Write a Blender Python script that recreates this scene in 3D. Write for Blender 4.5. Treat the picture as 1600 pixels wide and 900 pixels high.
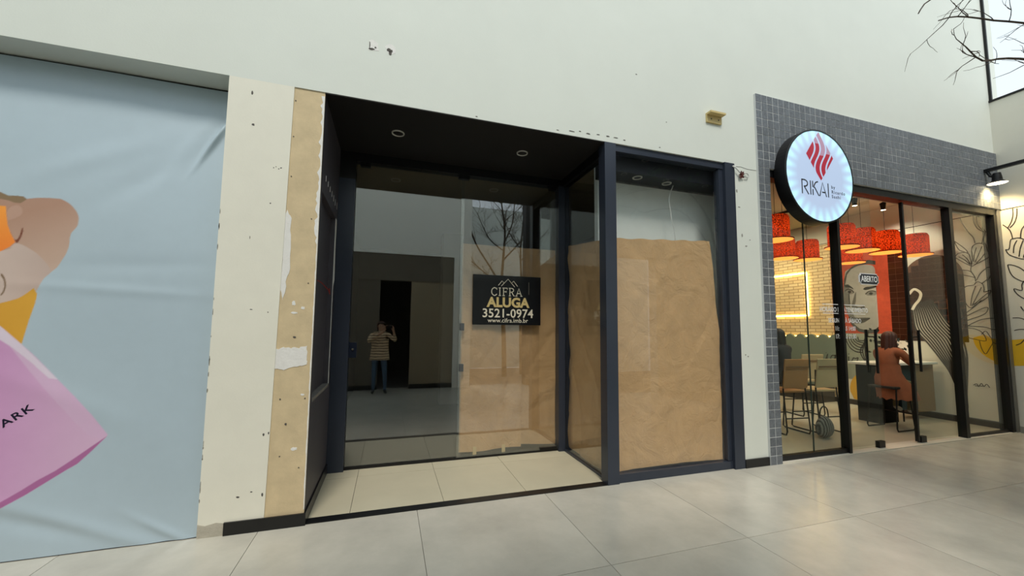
import bpy, bmesh, math, random
from mathutils import Vector, Matrix
import numpy as np

# ------------------------------------------------------------------ scene, camera, light
S = bpy.context.scene
COL = S.collection
for o in list(bpy.data.objects): bpy.data.objects.remove(o)
VS = S.view_settings
S.display_settings.display_device = 'sRGB'
VS.view_transform = 'Standard'; VS.look = 'None'; VS.gamma = 1.0; VS.use_curve_mapping = False
VS.exposure = 0.0

CAM_POS = Vector((0.0, -3.5804, 1.59)); YAW, PITCH, ROLL = 0.3066, 0.0801, 0.0097
def cam_axes():
    cy, sy, cp, sp = math.cos(YAW), math.sin(YAW), math.cos(PITCH), math.sin(PITCH)
    f = Vector((sy*cp, cy*cp, sp)); r = Vector((cy, -sy, 0)); u = r.cross(f)
    c, s = math.cos(ROLL), math.sin(ROLL)
    return c*r + s*u, -s*r + c*u, f
cr, cu, cf = cam_axes()
cd = bpy.data.cameras.new('camera'); cam = bpy.data.objects.new('camera', cd); COL.objects.link(cam)
cam.matrix_world = Matrix(((cr.x, cu.x, -cf.x, CAM_POS.x), (cr.y, cu.y, -cf.y, CAM_POS.y), (cr.z, cu.z, -cf.z, CAM_POS.z), (0, 0, 0, 1)))
cd.sensor_width = 36; cd.lens = 603.005/1600*36; cd.shift_y = 14.38/1600; cd.clip_start = 0.02
S.camera = cam

SKY = 1.08
world = bpy.data.worlds.new('overcast_sky'); S.world = world; world.use_nodes = True
wn = world.node_tree.nodes; wl = world.node_tree.links
bg = wn['Background']; tc = wn.new('ShaderNodeTexCoord'); sep = wn.new('ShaderNodeSeparateXYZ'); cr_ = wn.new('ShaderNodeValToRGB')
wl.new(tc.outputs['Generated'], sep.inputs[0]); wl.new(sep.outputs['Z'], cr_.inputs[0]); wl.new(cr_.outputs[0], bg.inputs['Color'])
cr_.color_ramp.elements[0].position = 0.0; cr_.color_ramp.elements[0].color = (0.88, 0.96, 1.0, 1)
cr_.color_ramp.elements[1].position = 1.0; cr_.color_ramp.elements[1].color = (0.80, 0.94, 1.0, 1)
bg.inputs['Strength'].default_value = SKY

# sun behind thin cloud, high over the opposite roofs
sd = bpy.data.lights.new('veiled_sun', 'SUN'); sd.energy = 2.0; sd.angle = math.radians(13); sd.color = (1.0, 0.94, 0.84)
sun = bpy.data.objects.new('veiled_sun', sd); COL.objects.link(sun); sun.location = (0, -6, 12)
sun.rotation_euler = Vector((0.10, 0.57, -0.82)).to_track_quat('-Z', 'Y').to_euler()

# ------------------------------------------------------------------ helpers
def lin(c):
    return tuple((x/255/12.92 if x/255 <= .04045 else ((x/255+.055)/1.055)**2.4) for x in c) + (1,)
MATS = {}
def mat(name, rgb, rough=.5, metal=0, var=0., scale=4., bump=0., bscale=60., rand=0., emit=None, es=0., spec=.5, rough_var=0., coat=0.):
    if name in MATS: return MATS[name]
    m = bpy.data.materials.new(name); m.use_nodes = True; MATS[name] = m
    n = m.node_tree.nodes; l = m.node_tree.links; b = n['Principled BSDF']
    c = lin(rgb)
    b.inputs['Base Color'].default_value = c; b.inputs['Roughness'].default_value = rough; b.inputs['Metallic'].default_value = metal
    b.inputs['Specular IOR Level'].default_value = spec; b.inputs['Coat Weight'].default_value = coat
    if var or bump or rand or rough_var:
        t = n.new('ShaderNodeTexCoord'); src = t.outputs['Object']
        if rand:
            oi = n.new('ShaderNodeObjectInfo'); ad = n.new('ShaderNodeVectorMath'); ad.operation = 'MULTIPLY_ADD'
            cmb = n.new('ShaderNodeCombineXYZ'); 
            for k in range(3): l.new(oi.outputs['Random'], cmb.inputs[k])
            l.new(cmb.outputs[0], ad.inputs[0]); ad.inputs[1].default_value = (37, 91, 53); l.new(src, ad.inputs[2]); src = ad.outputs[0]
        nz = n.new('ShaderNodeTexNoise'); nz.inputs['Scale'].default_value = scale; nz.inputs['Detail'].default_value = 6; nz.inputs['Roughness'].default_value = .62
        l.new(src, nz.inputs['Vector'])
        hv = n.new('ShaderNodeHueSaturation'); hv.inputs['Color'].default_value = c
        mr = n.new('ShaderNodeMapRange'); mr.inputs['From Min'].default_value = .25; mr.inputs['From Max'].default_value = .75
        mr.inputs['To Min'].default_value = 1-var; mr.inputs['To Max'].default_value = 1+var
        l.new(nz.outputs['Fac'], mr.inputs['Value']); val = mr.outputs[0]
        if rand:
            m2 = n.new('ShaderNodeMapRange'); m2.inputs['To Min'].default_value = 1-rand; m2.inputs['To Max'].default_value = 1+rand
            l.new(oi.outputs['Random'], m2.inputs['Value'])
            mu = n.new('ShaderNodeMath'); mu.operation = 'MULTIPLY'; l.new(val, mu.inputs[0]); l.new(m2.outputs[0], mu.inputs[1]); val = mu.outputs[0]
        l.new(val, hv.inputs['Value']); l.new(hv.outputs[0], b.inputs['Base Color'])
        if rough_var:
            m3 = n.new('ShaderNodeMapRange'); m3.inputs['To Min'].default_value = max(.02, rough-rough_var); m3.inputs['To Max'].default_value = rough+rough_var
            l.new(nz.outputs['Fac'], m3.inputs['Value']); l.new(m3.outputs[0], b.inputs['Roughness'])
        if bump:
            nb = n.new('ShaderNodeTexNoise'); nb.inputs['Scale'].default_value = bscale; nb.inputs['Detail'].default_value = 5
            l.new(t.outputs['Object'], nb.inputs['Vector'])
            bp = n.new('ShaderNodeBump'); bp.inputs['Strength'].default_value = bump; bp.inputs['Distance'].default_value = .01
            l.new(nb.outputs['Fac'], bp.inputs['Height']); l.new(bp.outputs[0], b.inputs['Normal'])
    if emit:
        b.inputs['Emission Color'].default_value = lin(emit); b.inputs['Emission Strength'].default_value = es
    return m
def glass(name, tint=(235, 245, 240), ior=1.75):
    if name in MATS: return MATS[name]
    m = bpy.data.materials.new(name); m.use_nodes = True; MATS[name] = m
    n = m.node_tree.nodes; l = m.node_tree.links; n.remove(n['Principled BSDF'])
    out = n['Material Output']; mx = n.new('ShaderNodeMixShader'); tr = n.new('ShaderNodeBsdfTransparent'); gl = n.new('ShaderNodeBsdfGlossy'); fr = n.new('ShaderNodeFresnel')
    tr.inputs['Color'].default_value = lin(tint); gl.inputs['Roughness'].default_value = 0.0; fr.inputs['IOR'].default_value = ior
    gl.inputs['Color'].default_value = (.95, .98, 1, 1)
    # a thin pane reflects alike from both of its faces
    ge = n.new('ShaderNodeNewGeometry'); mr = n.new('ShaderNodeMapRange'); mr.inputs['To Min'].default_value = ior; mr.inputs['To Max'].default_value = 1/ior
    l.new(ge.outputs['Backfacing'], mr.inputs['Value']); l.new(mr.outputs[0], fr.inputs['IOR'])
    l.new(fr.outputs[0], mx.inputs[0]); l.new(tr.outputs[0], mx.inputs[1]); l.new(gl.outputs[0], mx.inputs[2]); l.new(mx.outputs[0], out.inputs['Surface'])
    return m

def box(bm, x0, x1, y0, y1, z0, z1):
    v = [bm.verts.new(p) for p in ((x0,y0,z0),(x1,y0,z0),(x1,y1,z0),(x0,y1,z0),(x0,y0,z1),(x1,y0,z1),(x1,y1,z1),(x0,y1,z1))]
    for f in ((3,2,1,0),(4,5,6,7),(0,1,5,4),(1,2,6,5),(2,3,7,6),(3,0,4,7)): bm.faces.new([v[i] for i in f])
def B(*boxes):
    bm = bmesh.new()
    for b in boxes: box(bm, *b)
    return bm
def prism(bm, pts, to3, depth):      # 2D polygon -> slab; to3(a,b,d)
    n = len(pts); a = [bm.verts.new(to3(p[0], p[1], 0)) for p in pts]; b = [bm.verts.new(to3(p[0], p[1], depth)) for p in pts]
    bm.faces.new(a); bm.faces.new(b[::-1])
    for i in range(n): bm.faces.new((a[i], b[i], b[(i+1) % n], a[(i+1) % n]))
    bmesh.ops.recalc_face_normals(bm, faces=bm.faces[:])
def ribbon(bm, pts, w, to3, d=0.002):
    n = len(pts); P = [Vector(p) for p in pts]; L = []; R = []
    for i in range(n):
        t = (P[min(i+1, n-1)] - P[max(i-1, 0)])
        if t.length < 1e-6: t = Vector((1, 0))
        t.normalize(); nn = Vector((-t.y, t.x))*w/2
        L.append(P[i]+nn); R.append(P[i]-nn)
    vl = [bm.verts.new(to3(p.x, p.y, d)) for p in L]; vr = [bm.verts.new(to3(p.x, p.y, d)) for p in R]
    for i in range(n-1): bm.faces.new((vl[i], vl[i+1], vr[i+1], vr[i]))
def smoothline(pts, k=4):
    if len(pts) < 3: return pts
    out = []
    for i in range(len(pts)-1):
        p0, p1, p2, p3 = [Vector(pts[max(0, min(len(pts)-1, j))]) for j in (i-1, i, i+1, i+2)]
        for s in range(k):
            t = s/k
            out.append(tuple(.5*((2*p1)+(p2-p0)*t+(2*p0-5*p1+4*p2-p3)*t*t+(3*p1-p0-3*p2+p3)*t**3)))
    out.append(tuple(pts[-1])); return out
def tube(bm, pts, r, n=8, closed=False):
    P = [Vector(p) for p in pts]; rr = r if isinstance(r, (list, tuple)) else [r]*len(P); rings = []
    up = None
    for i, p in enumerate(P):
        if closed: t = P[(i+1) % len(P)] - P[i-1]
        else: t = P[min(i+1, len(P)-1)] - P[max(i-1, 0)]
        t.normalize()
        if up is None:
            up = Vector((0, 0, 1)) if abs(t.z) < .9 else Vector((1, 0, 0))
        a = t.cross(up)
        if a.length < 1e-4: a = t.cross(Vector((1, .3, 0)))
        a.normalize(); b = t.cross(a); up = -b if False else a.cross(t)
        rings.append([bm.verts.new(p + (a*math.cos(2*math.pi*k/n) + b*math.sin(2*math.pi*k/n))*rr[i]) for k in range(n)])
    m = len(rings)
    for i in range(m if closed else m-1):
        A, Bq = rings[i], rings[(i+1) % m]
        for k in range(n): bm.faces.new((A[k], A[(k+1) % n], Bq[(k+1) % n], Bq[k]))
    if not closed:
        bm.faces.new(rings[0][::-1]); bm.faces.new(rings[-1])
def lathe(bm, prof, c, n=24, cap=True, axis='z'):   # prof [(r,h)]
    rings = []
    for r, h in prof:
        ring = []
        for k in range(n):
            a = 2*math.pi*k/n
            p = (r*math.cos(a), r*math.sin(a), h) if axis == 'z' else (r*math.cos(a), h, r*math.sin(a))
            ring.append(bm.verts.new((c[0]+p[0], c[1]+p[1], c[2]+p[2])))
        rings.append(ring)
    for i in range(len(rings)-1):
        for k in range(n): bm.faces.new((rings[i][k], rings[i][(k+1) % n], rings[i+1][(k+1) % n], rings[i+1][k]))
    if cap: bm.faces.new(rings[0][::-1]); bm.faces.new(rings[-1])
    bmesh.ops.recalc_face_normals(bm, faces=bm.faces[:])
ORIG = {}
def thing(name, loc, label, cat, group=None):
    o = bpy.data.objects.new(name, None); COL.objects.link(o); o.location = loc; o.empty_display_size = .1
    ORIG[o.name] = Vector(loc); tag(o, label, cat, group); return o
def tag(o, label=None, cat=None, group=None, kind=None):
    if label: o['label'] = label
    if cat: o['category'] = cat
    if group: o['group'] = group
    if kind: o['kind'] = kind
    return o
def obj(name, bm, m, parent=None, smooth=False, kind=None, label=None):
    if isinstance(bm, bpy.types.Mesh): me = bm
    else:
        me = bpy.data.meshes.new(name); bm.to_mesh(me); bm.free()
    if not me.materials:
        for q in (m if isinstance(m, (list, tuple)) else [m]): me.materials.append(q)
    o = bpy.data.objects.new(name, me); COL.objects.link(o)
    if parent is not None:
        org = ORIG[parent.name]; o.parent = parent
    else:
        cs = np.empty(len(me.vertices)*3); me.vertices.foreach_get('co', cs); cs = cs.reshape(-1, 3); lo = cs.min(0); hi = cs.max(0)
        org = Vector(((lo[0]+hi[0])/2, (lo[1]+hi[1])/2, lo[2])); o.location = org
    me.transform(Matrix.Translation(-org)); ORIG[o.name] = org.copy()
    if smooth: me.polygons.foreach_set('use_smooth', [True]*len(me.polygons))
    if kind: o['kind'] = kind
    if label: o['label'] = label
    return o
def struct(name, bm, m, label=None, parent=None):
    o = obj(name, bm, m, parent)
    if parent is None: o['kind'] = 'structure'
    if label: o['label'] = label
    return o
def bevel(bm, w, seg=2):
    bmesh.ops.bevel(bm, geom=bm.edges[:], offset=w, segments=seg, affect='EDGES', profile=.5); return bm
def text_mesh(s, size, to_world, bold=0., align='CENTER', extrude=0.001, sx=1., spacing=1.):
    c = bpy.data.curves.new('lettering', 'FONT'); c.body = s; c.size = size; c.align_x = align; c.offset = bold; c.extrude = extrude; c.resolution_u = 3; c.space_character = spacing
    o = bpy.data.objects.new('lettering', c); COL.objects.link(o)
    bpy.context.view_layer.update()
    me = bpy.data.meshes.new_from_object(o.evaluated_get(bpy.context.evaluated_depsgraph_get()))
    bpy.data.objects.remove(o); bpy.data.curves.remove(c)
    me.transform(Matrix.Diagonal((sx, 1, 1, 1))); me.transform(to_world); me.materials.clear()
    return me
def facing_front(x, y, z, rot=0.):
    return Matrix.Translation((x, y, z)) @ Matrix.Rotation(math.pi/2, 4, 'X') @ Matrix.Rotation(rot, 4, 'Z')
def patch(name, cx, cz, w, h, m, parent, seed, y=-.002, n=11, d=.003):
    rnd = random.Random(seed); bm = bmesh.new(); pts = []
    for i in range(n):
        a = 2*math.pi*i/n; r = rnd.uniform(.65, 1.1)
        pts.append((cx + math.cos(a)*w/2*r, cz + math.sin(a)*h/2*r))
    prism(bm, pts, lambda a, b, q: (a, y+q, b), d)
    return obj(name, bm, m, parent)

# traced outlines, in metres on the banner (x,z) and on the mural wall (y,z)
DATA = {'skin':[(-3.41,2.334),(-2.735,2.511),(-2.682,2.493),(-2.589,2.51),(-2.529,2.524),(-2.468,2.53),(-2.414,2.531),(-2.387,2.527),(-2.337,2.496),(-2.308,2.462),(-2.292,2.439),(-2.279,2.409),(-2.274,2.385),(-2.274,2.348),(-2.279,2.323),(-2.296,2.291),(-2.307,2.266),(-2.31,2.229),(-2.308,2.193),(-2.31,2.156),(-2.32,2.108),(-2.334,2.071),(-2.358,2.01),(-2.385,1.974),(-2.422,1.925),(-2.439,1.878),(-2.454,1.825),(-2.469,1.848),(-2.533,1.782),(-2.635,1.734),(-3.283,1.5)],'top':[(-3.41,2.334),(-2.726,2.443),(-2.697,2.444),(-2.687,2.386),(-2.67,2.305),(-2.646,2.243),(-2.613,2.181),(-2.638,2.144),(-2.683,2.106),(-3.33,1.807)],'fore':[(-3.33,1.807),(-2.683,2.106),(-2.637,2.138),(-2.603,2.172),(-2.535,2.14),(-2.478,2.097),(-2.438,2.053),(-2.406,2.008),(-2.389,1.971),(-2.422,1.923),(-2.441,1.866),(-2.458,1.825),(-2.469,1.848),(-2.533,1.782),(-2.588,1.753),(-2.635,1.734),(-3.283,1.5)],'crease':[(-2.613,2.181),(-2.652,2.26),(-2.619,2.198),(-2.598,2.217),(-2.588,2.289),(-2.58,2.266),(-2.587,2.212),(-2.601,2.172)],'neck':[(-2.686,2.392),(-2.674,2.435),(-2.634,2.457),(-2.605,2.43),(-2.604,2.388),(-2.639,2.355),(-2.675,2.337)],'hair':[(-3.443,2.55),(-2.739,2.546),(-2.694,2.524),(-2.643,2.528),(-2.608,2.526),(-2.587,2.507),(-2.619,2.474),(-2.653,2.473),(-2.689,2.487),(-2.732,2.494),(-2.963,2.381),(-3.377,2.121)],'brace':[(-2.663,1.947),(-2.649,1.936),(-2.632,1.903),(-2.622,1.858),(-2.628,1.807),(-2.642,1.784),(-2.643,1.796),(-2.634,1.818),(-2.631,1.858),(-2.64,1.897),(-2.66,1.93)],'pants':[(-3.283,1.5),(-2.635,1.734),(-2.533,1.782),(-2.47,1.85),(-2.447,1.803),(-2.45,1.74),(-2.469,1.615),(-2.49,1.431),(-2.557,1.503),(-2.614,1.569),(-3.298,1.602)],'bag':[(-3.407,1.772),(-2.614,1.567),(-2.491,1.444),(-2.407,1.358),(-2.263,1.19),(-2.148,1.062),(-2.044,0.937),(-1.934,0.786),(-1.944,0.763),(-2.017,0.689),(-2.088,0.595),(-2.141,0.561),(-2.242,0.488),(-2.34,0.417),(-2.458,0.344),(-3.145,0.083)],'bagfront':[(-3.395,1.698),(-2.602,1.471),(-2.549,1.428),(-2.418,1.247),(-2.288,1.079),(-2.141,0.895),(-2.047,0.791),(-1.972,0.757),(-2.017,0.689),(-2.092,0.626),(-2.289,0.486),(-2.461,0.369),(-3.149,0.11)],'bagbot':[(-1.936,0.778),(-2.019,0.71),(-2.1,0.642),(-2.202,0.56),(-2.292,0.505),(-2.367,0.448),(-2.463,0.384),(-3.153,0.136),(-3.145,0.083),(-2.458,0.344),(-2.34,0.417),(-2.242,0.488),(-2.141,0.561),(-2.088,0.595),(-2.015,0.678)],'bagpale':[(-3.407,1.772),(-2.614,1.567),(-2.491,1.444),(-2.263,1.19),(-2.314,1.201),(-2.427,1.318),(-2.55,1.434),(-2.602,1.471),(-3.395,1.698)],'ark':[(-2.511,0.872),(-2.393,0.964)],'m00':[(0.464,3.632),(0.442,3.536),(0.411,3.451),(0.373,3.352),(0.334,3.279),(0.316,3.224),(0.307,3.147)],'m01':[(0.303,3.64),(0.3,3.55),(0.295,3.498),(0.273,3.421),(0.242,3.371),(0.186,3.32),(0.16,3.351),(0.137,3.395)],'m02':[(0.261,3.628),(0.259,3.514),(0.247,3.435),(0.194,3.334)],'m03':[(0.186,3.32),(0.202,3.249),(0.223,3.129)],'m04':[(0.357,3.031),(0.341,3.091),(0.308,3.127),(0.256,3.136),(0.2,3.099),(0.191,3.048),(0.189,2.998),(0.158,2.963),(0.13,2.938),(0.155,2.881),(0.241,2.822),(0.312,2.784),(0.374,2.751),(0.354,2.879),(0.357,3.031)],'m05':[(0.343,2.826),(0.327,2.949),(0.294,3.069)],'m06':[(0.327,2.811),(0.277,2.94),(0.226,3.08)],'m07':[(0.311,2.796),(0.256,2.862),(0.2,2.951)],'m08':[(0.568,2.941),(0.544,2.988),(0.51,3.008),(0.438,3.008),(0.396,2.974),(0.382,2.909),(0.373,2.768),(0.415,2.787),(0.483,2.849),(0.568,2.941)],'m09':[(0.522,2.946),(0.446,2.869),(0.389,2.783)],'m10':[(0.475,2.976),(0.418,2.889),(0.384,2.783)],'m11':[(0.56,3.239),(0.538,3.143),(0.506,3.064),(0.455,3.024),(0.403,2.989),(0.434,3.071),(0.56,3.239)],'m12':[(0.374,2.756),(0.387,2.682),(0.365,2.616),(0.343,2.551),(0.339,2.476)],'m13':[(0.617,2.754),(0.545,2.712),(0.457,2.692),(0.388,2.657),(0.343,2.551)],'m14':[(0.62,2.689),(0.532,2.631),(0.427,2.587),(0.343,2.546)],'m15':[(0.329,2.494),(0.271,2.616),(0.183,2.697),(0.125,2.706),(0.135,2.622),(0.194,2.508),(0.273,2.431)],'m16':[(0.514,2.317),(0.465,2.401),(0.368,2.417),(0.34,2.456),(0.305,2.467),(0.257,2.417),(0.246,2.33),(0.249,2.289),(0.166,2.299),(0.195,2.216),(0.265,2.148),(0.354,2.08),(0.426,2.022),(0.482,2.112),(0.514,2.317)],'m17':[(0.424,2.059),(0.396,2.232),(0.343,2.402)],'m18':[(0.407,2.058),(0.346,2.203),(0.277,2.37)],'m19':[(0.389,2.07),(0.315,2.152),(0.209,2.266)],'m20':[(-0.151,3.631),(-0.148,3.525),(-0.123,3.413),(-0.078,3.317)],'m21':[(-0.196,3.618),(-0.185,3.491),(-0.151,3.382),(-0.101,3.318)],'m22':[(-0.028,3.389),(-0.071,3.33),(-0.099,3.276),(-0.114,3.201),(-0.12,3.128)],'m23':[(-0.352,3.421),(-0.251,3.309),(-0.217,3.235),(-0.202,3.122)],'m24':[(-0.034,2.968),(-0.073,2.972),(-0.096,3.11),(-0.128,3.131),(-0.188,3.13),(-0.245,3.089),(-0.293,3.044),(-0.3,2.928),(-0.333,2.887),(-0.3,2.813),(-0.218,2.781),(-0.153,2.809),(-0.067,2.878),(-0.034,2.968)],'m25':[(-0.114,2.893),(-0.128,3.008),(-0.164,3.095)],'m26':[(-0.169,2.825),(-0.193,2.972),(-0.229,3.081)],'m27':[(-0.212,2.801),(-0.25,2.938),(-0.277,3.024)],'m28':[(-0.041,2.712),(-0.087,2.702),(-0.159,2.652),(-0.24,2.548),(-0.321,2.469)],'m29':[(-0.041,2.712),(-0.057,2.596),(-0.097,2.497),(-0.188,2.416),(-0.287,2.383)],'m30':[(-0.291,2.45),(-0.219,2.447),(-0.171,2.372),(-0.165,2.276),(-0.085,2.311),(-0.103,2.24),(-0.144,2.179),(-0.214,2.117),(-0.297,2.089)],'n00':[(0.49,1.934),(0.415,2.003),(0.352,2.071),(0.288,2.152)],'n01':[(0.59,1.806),(0.504,1.868),(0.379,1.95),(0.278,2.01),(0.229,2.022),(0.222,1.988),(0.26,1.917),(0.345,1.864),(0.425,1.831),(0.53,1.776)],'n02':[(0.483,1.703),(0.41,1.76),(0.309,1.815),(0.193,1.841),(0.101,1.852)],'n03':[(0.473,1.703),(0.297,1.689),(0.205,1.656),(0.111,1.621)],'n04':[(0.495,1.675),(0.396,1.655),(0.313,1.591),(0.277,1.453),(0.407,1.477),(0.485,1.503),(0.523,1.545)],'n05':[(0.324,1.563),(0.273,1.619),(0.231,1.537),(0.199,1.442),(0.243,1.33),(0.296,1.231),(0.338,1.325),(0.354,1.45)],'n06':[(0.215,1.482),(0.164,1.41),(0.103,1.378)],'n07':[(-0.04,1.835),(-0.109,1.834),(-0.166,1.806),(-0.253,1.74)],'n08':[(-0.045,1.631),(-0.115,1.65),(-0.247,1.637)],'n09':[(-0.048,1.393),(-0.101,1.426),(-0.138,1.48),(-0.245,1.612)],'n10':[(0.474,0.684),(0.429,0.71),(0.413,0.665),(0.374,0.726),(0.349,0.675),(0.314,0.721),(0.283,0.665)],'n11':[(0.455,0.673),(0.339,0.684)],'n12':[(-0.137,2.018),(-0.167,1.95),(-0.218,1.974)],'topline':[(1.248,3.63),(0.688,3.627),(0.192,3.639),(-0.023,3.645),(-0.271,3.631)],'hl':[(1.219,2.118),(1.212,1.943),(1.194,1.689),(1.137,1.548),(1.054,1.427),(0.949,1.248),(0.848,1.06),(0.77,0.906),(0.716,0.737),(0.683,0.583),(0.66,0.443)],'hr':[(0.939,2.211),(0.838,1.991),(0.74,1.778),(0.642,1.63),(0.566,1.501),(0.533,1.315),(0.522,1.145),(0.534,0.916),(0.548,0.716),(0.566,0.488),(0.566,0.277)],'coral':[(0.908,2.147),(0.85,2.174),(0.738,2.197),(0.606,2.247),(0.507,2.152),(0.494,2.035),(0.531,1.921),(0.513,1.718),(0.56,1.602),(0.64,1.66),(0.74,1.778),(0.84,1.961)],'face':[(2.339,2.922),(2.267,2.968),(2.073,3.017),(1.907,3.013),(1.787,2.931),(1.785,2.656),(1.782,2.383),(1.78,2.112),(1.788,1.656),(1.894,1.631),(2.019,1.624),(2.128,1.655),(2.235,1.763),(2.33,1.963),(2.389,2.165),(2.398,2.367),(2.38,2.635)],'fhair':[(2.388,2.546),(2.368,2.746),(2.32,2.897),(2.227,2.996),(2.069,3.082),(1.884,3.117),(1.762,3.075),(1.766,2.991),(1.888,3.032),(2.072,3.028),(2.219,2.961),(2.303,2.85),(2.342,2.675)],'browl':[(2.364,2.622),(2.295,2.626),(2.221,2.563),(2.194,2.516),(2.27,2.556),(2.357,2.576)],'browr':[(2.017,2.5),(1.969,2.538),(1.879,2.544),(1.782,2.551),(1.784,2.52),(1.864,2.496),(1.973,2.474)],'eyel':[(2.362,2.487),(2.3,2.526),(2.23,2.497),(2.189,2.439),(2.239,2.41),(2.325,2.428)],'eyer':[(1.978,2.389),(1.921,2.437),(1.849,2.448),(1.789,2.426),(1.792,2.363),(1.872,2.349),(1.943,2.358)],'shade':[(2.182,2.394),(2.15,2.457),(2.156,2.349),(2.172,2.219),(2.216,2.112),(2.25,2.125),(2.228,2.244)],'nose':[(2.225,2.123),(2.141,2.098),(2.022,2.081),(2.002,2.112),(2.028,2.135),(2.103,2.117),(2.176,2.143)],'lips':[(2.313,1.918),(2.228,1.894),(2.134,1.888),(2.005,1.889),(1.916,1.876),(1.972,1.825),(2.066,1.773),(2.177,1.785),(2.259,1.84)],'lipline':[(2.304,1.907),(2.192,1.861),(2.062,1.837),(1.925,1.872)],'jaw':[(2.33,1.963),(2.235,1.763),(2.128,1.655),(2.019,1.624),(1.894,1.631),(1.788,1.656),(1.792,1.574),(1.987,1.55),(2.15,1.59),(2.274,1.742)],'yell':[(2.374,0.28),(2.374,0.4),(2.324,0.547),(2.229,0.669),(2.123,0.729),(2.022,0.732),(1.95,0.663),(1.912,0.523),(1.903,0.334),(1.924,0.123),(2.106,0.101),(2.311,0.131)],'s0':[(2.874,0.894),(2.805,0.9),(2.752,0.969),(2.709,1.074),(2.73,0.97),(2.667,0.94)],'s1':[(2.748,1.106),(2.735,1.095)],'s2':[(2.556,1.046),(2.614,1.051),(2.651,0.991),(2.627,0.944),(2.573,0.982),(2.55,1.064),(2.556,0.949),(2.504,0.954)],'s3':[(2.423,1.135),(2.444,1.02),(2.461,0.884)],'s4':[(2.448,0.986),(2.492,1.031),(2.519,1.015),(2.477,0.973),(2.402,0.945)],'s5':[(2.365,1.04),(2.367,0.942),(2.308,0.942)],'s6':[(2.364,1.099),(2.355,1.088)],'s7':[(2.308,0.942),(2.274,1.016),(2.236,1.003),(2.186,1.028),(2.204,0.961),(2.192,0.913),(2.135,0.907),(2.072,0.951)],'arc0':[(2.401,1.471),(2.388,1.369),(2.323,1.23),(2.221,1.155),(2.1,1.143)],'arc1':[(2.353,1.472),(2.34,1.376),(2.275,1.264),(2.182,1.204),(2.084,1.195)],'arc2':[(2.306,1.473),(2.293,1.383),(2.227,1.297),(2.143,1.252),(2.068,1.247)],'arc3':[(2.26,1.474),(2.247,1.39),(2.18,1.33),(2.105,1.3),(2.052,1.298)],'arc4':[(2.214,1.476),(2.201,1.397),(2.133,1.363),(2.067,1.348),(2.036,1.35)],'arc5':[(2.168,1.477),(2.155,1.403),(2.087,1.396),(2.029,1.396),(2.02,1.402)],'arv0':[(1.975,1.599),(2.026,1.402),(2.132,1.2),(2.106,1.044),(2.013,0.895)],'arv1':[(1.976,1.57),(2.034,1.401),(2.09,1.202),(2.073,1.046),(2.001,0.897)],'arv2':[(1.978,1.542),(2.042,1.401),(2.05,1.205),(2.041,1.049),(1.989,0.898)],'arv3':[(1.979,1.514),(2.05,1.401),(2.009,1.207),(2.008,1.051),(1.977,0.899)]}

# ------------------------------------------------------------------ materials
wall_paint = mat('wall_paint', (216, 220, 212), .75, var=.03, scale=1.3, bump=.05, bscale=90)
lit_pillar_paint = mat('lit_pillar_paint', (229, 226, 212), .75, var=.04, scale=3, bump=.05, bscale=90)  # wall paint made lighter and warmer, the light on the pillar put into colour
plaster = mat('bare_plaster', (206, 186, 150), .9, var=.12, scale=7, bump=.12, bscale=70)
putty = mat('white_putty', (228, 226, 222), .85, var=.05, scale=14, bump=.3, bscale=50)
scar = mat('wall_scar', (84, 80, 76), .9, var=.3, scale=40)
raw = mat('raw_render', (178, 172, 158), .9, var=.16, scale=14, bump=.4, bscale=40)
dark_wall = mat('charcoal_paint', (70, 66, 72), .5, var=.12, scale=5, bump=.1)
dark_ceil = mat('black_paint', (24, 20, 19), .6, var=.1, scale=3)
navy = mat('navy_aluminium', (52, 58, 71), .28, metal=.2, var=.05, scale=3)
black = mat('black_skirting', (14, 14, 16), .35)
blackmetal = mat('black_metal', (18, 18, 20), .38, metal=.3)
floor_m = mat('porcelain_floor', (190, 185, 173), .24, var=.15, scale=2.2, rand=.02, rough_var=.06)
grout = mat('grout', (112, 109, 103), .9)
entry_m = mat('entry_tile', (190, 182, 158), .45, var=.06, scale=2.2, rand=.03)
kraft = mat('kraft_paper', (208, 168, 122), .8, var=.10, scale=5)
n = kraft.node_tree.nodes; l = kraft.node_tree.links; kb = n['Principled BSDF']; ktc = n.new('ShaderNodeTexCoord'); prev = None
for sc_, di_, ds_ in ((2.2, 1.2, .030), (6.5, 2.0, .010), (70, 0, .0015)):
    kn = n.new('ShaderNodeTexNoise'); kn.inputs['Scale'].default_value = sc_; kn.inputs['Distortion'].default_value = di_; kn.inputs['Detail'].default_value = 3; l.new(ktc.outputs['Object'], kn.inputs['Vector'])
    k1 = n.new('ShaderNodeMath'); k1.operation = 'SUBTRACT'; k1.inputs[1].default_value = .5; l.new(kn.outputs['Fac'], k1.inputs[0]); k2 = n.new('ShaderNodeMath'); k2.operation = 'ABSOLUTE'; l.new(k1.outputs[0], k2.inputs[0])
    kbp = n.new('ShaderNodeBump'); kbp.inputs['Distance'].default_value = ds_; kbp.inputs['Strength'].default_value = 1.0; l.new(k2.outputs[0], kbp.inputs['Height'])
    if prev: l.new(prev.outputs[0], kbp.inputs['Normal'])
    prev = kbp
l.new(prev.outputs[0], kb.inputs['Normal'])
white = mat('white_print', (235, 235, 232), .6)
gold = mat('gold_print', (214, 190, 128), .55)
offwhite = mat('cream_print', (226, 218, 196), .55)
window_glass = glass('display_glass', (250, 251, 250), 1.6)
shop_glass = glass('clear_shop_glass', (250, 251, 250), 2.2)
rest_glass = glass('restaurant_glass', (246, 251, 248), 1.3)

XE = 9.70; XW = 9.73; ZT = 3.637
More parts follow.
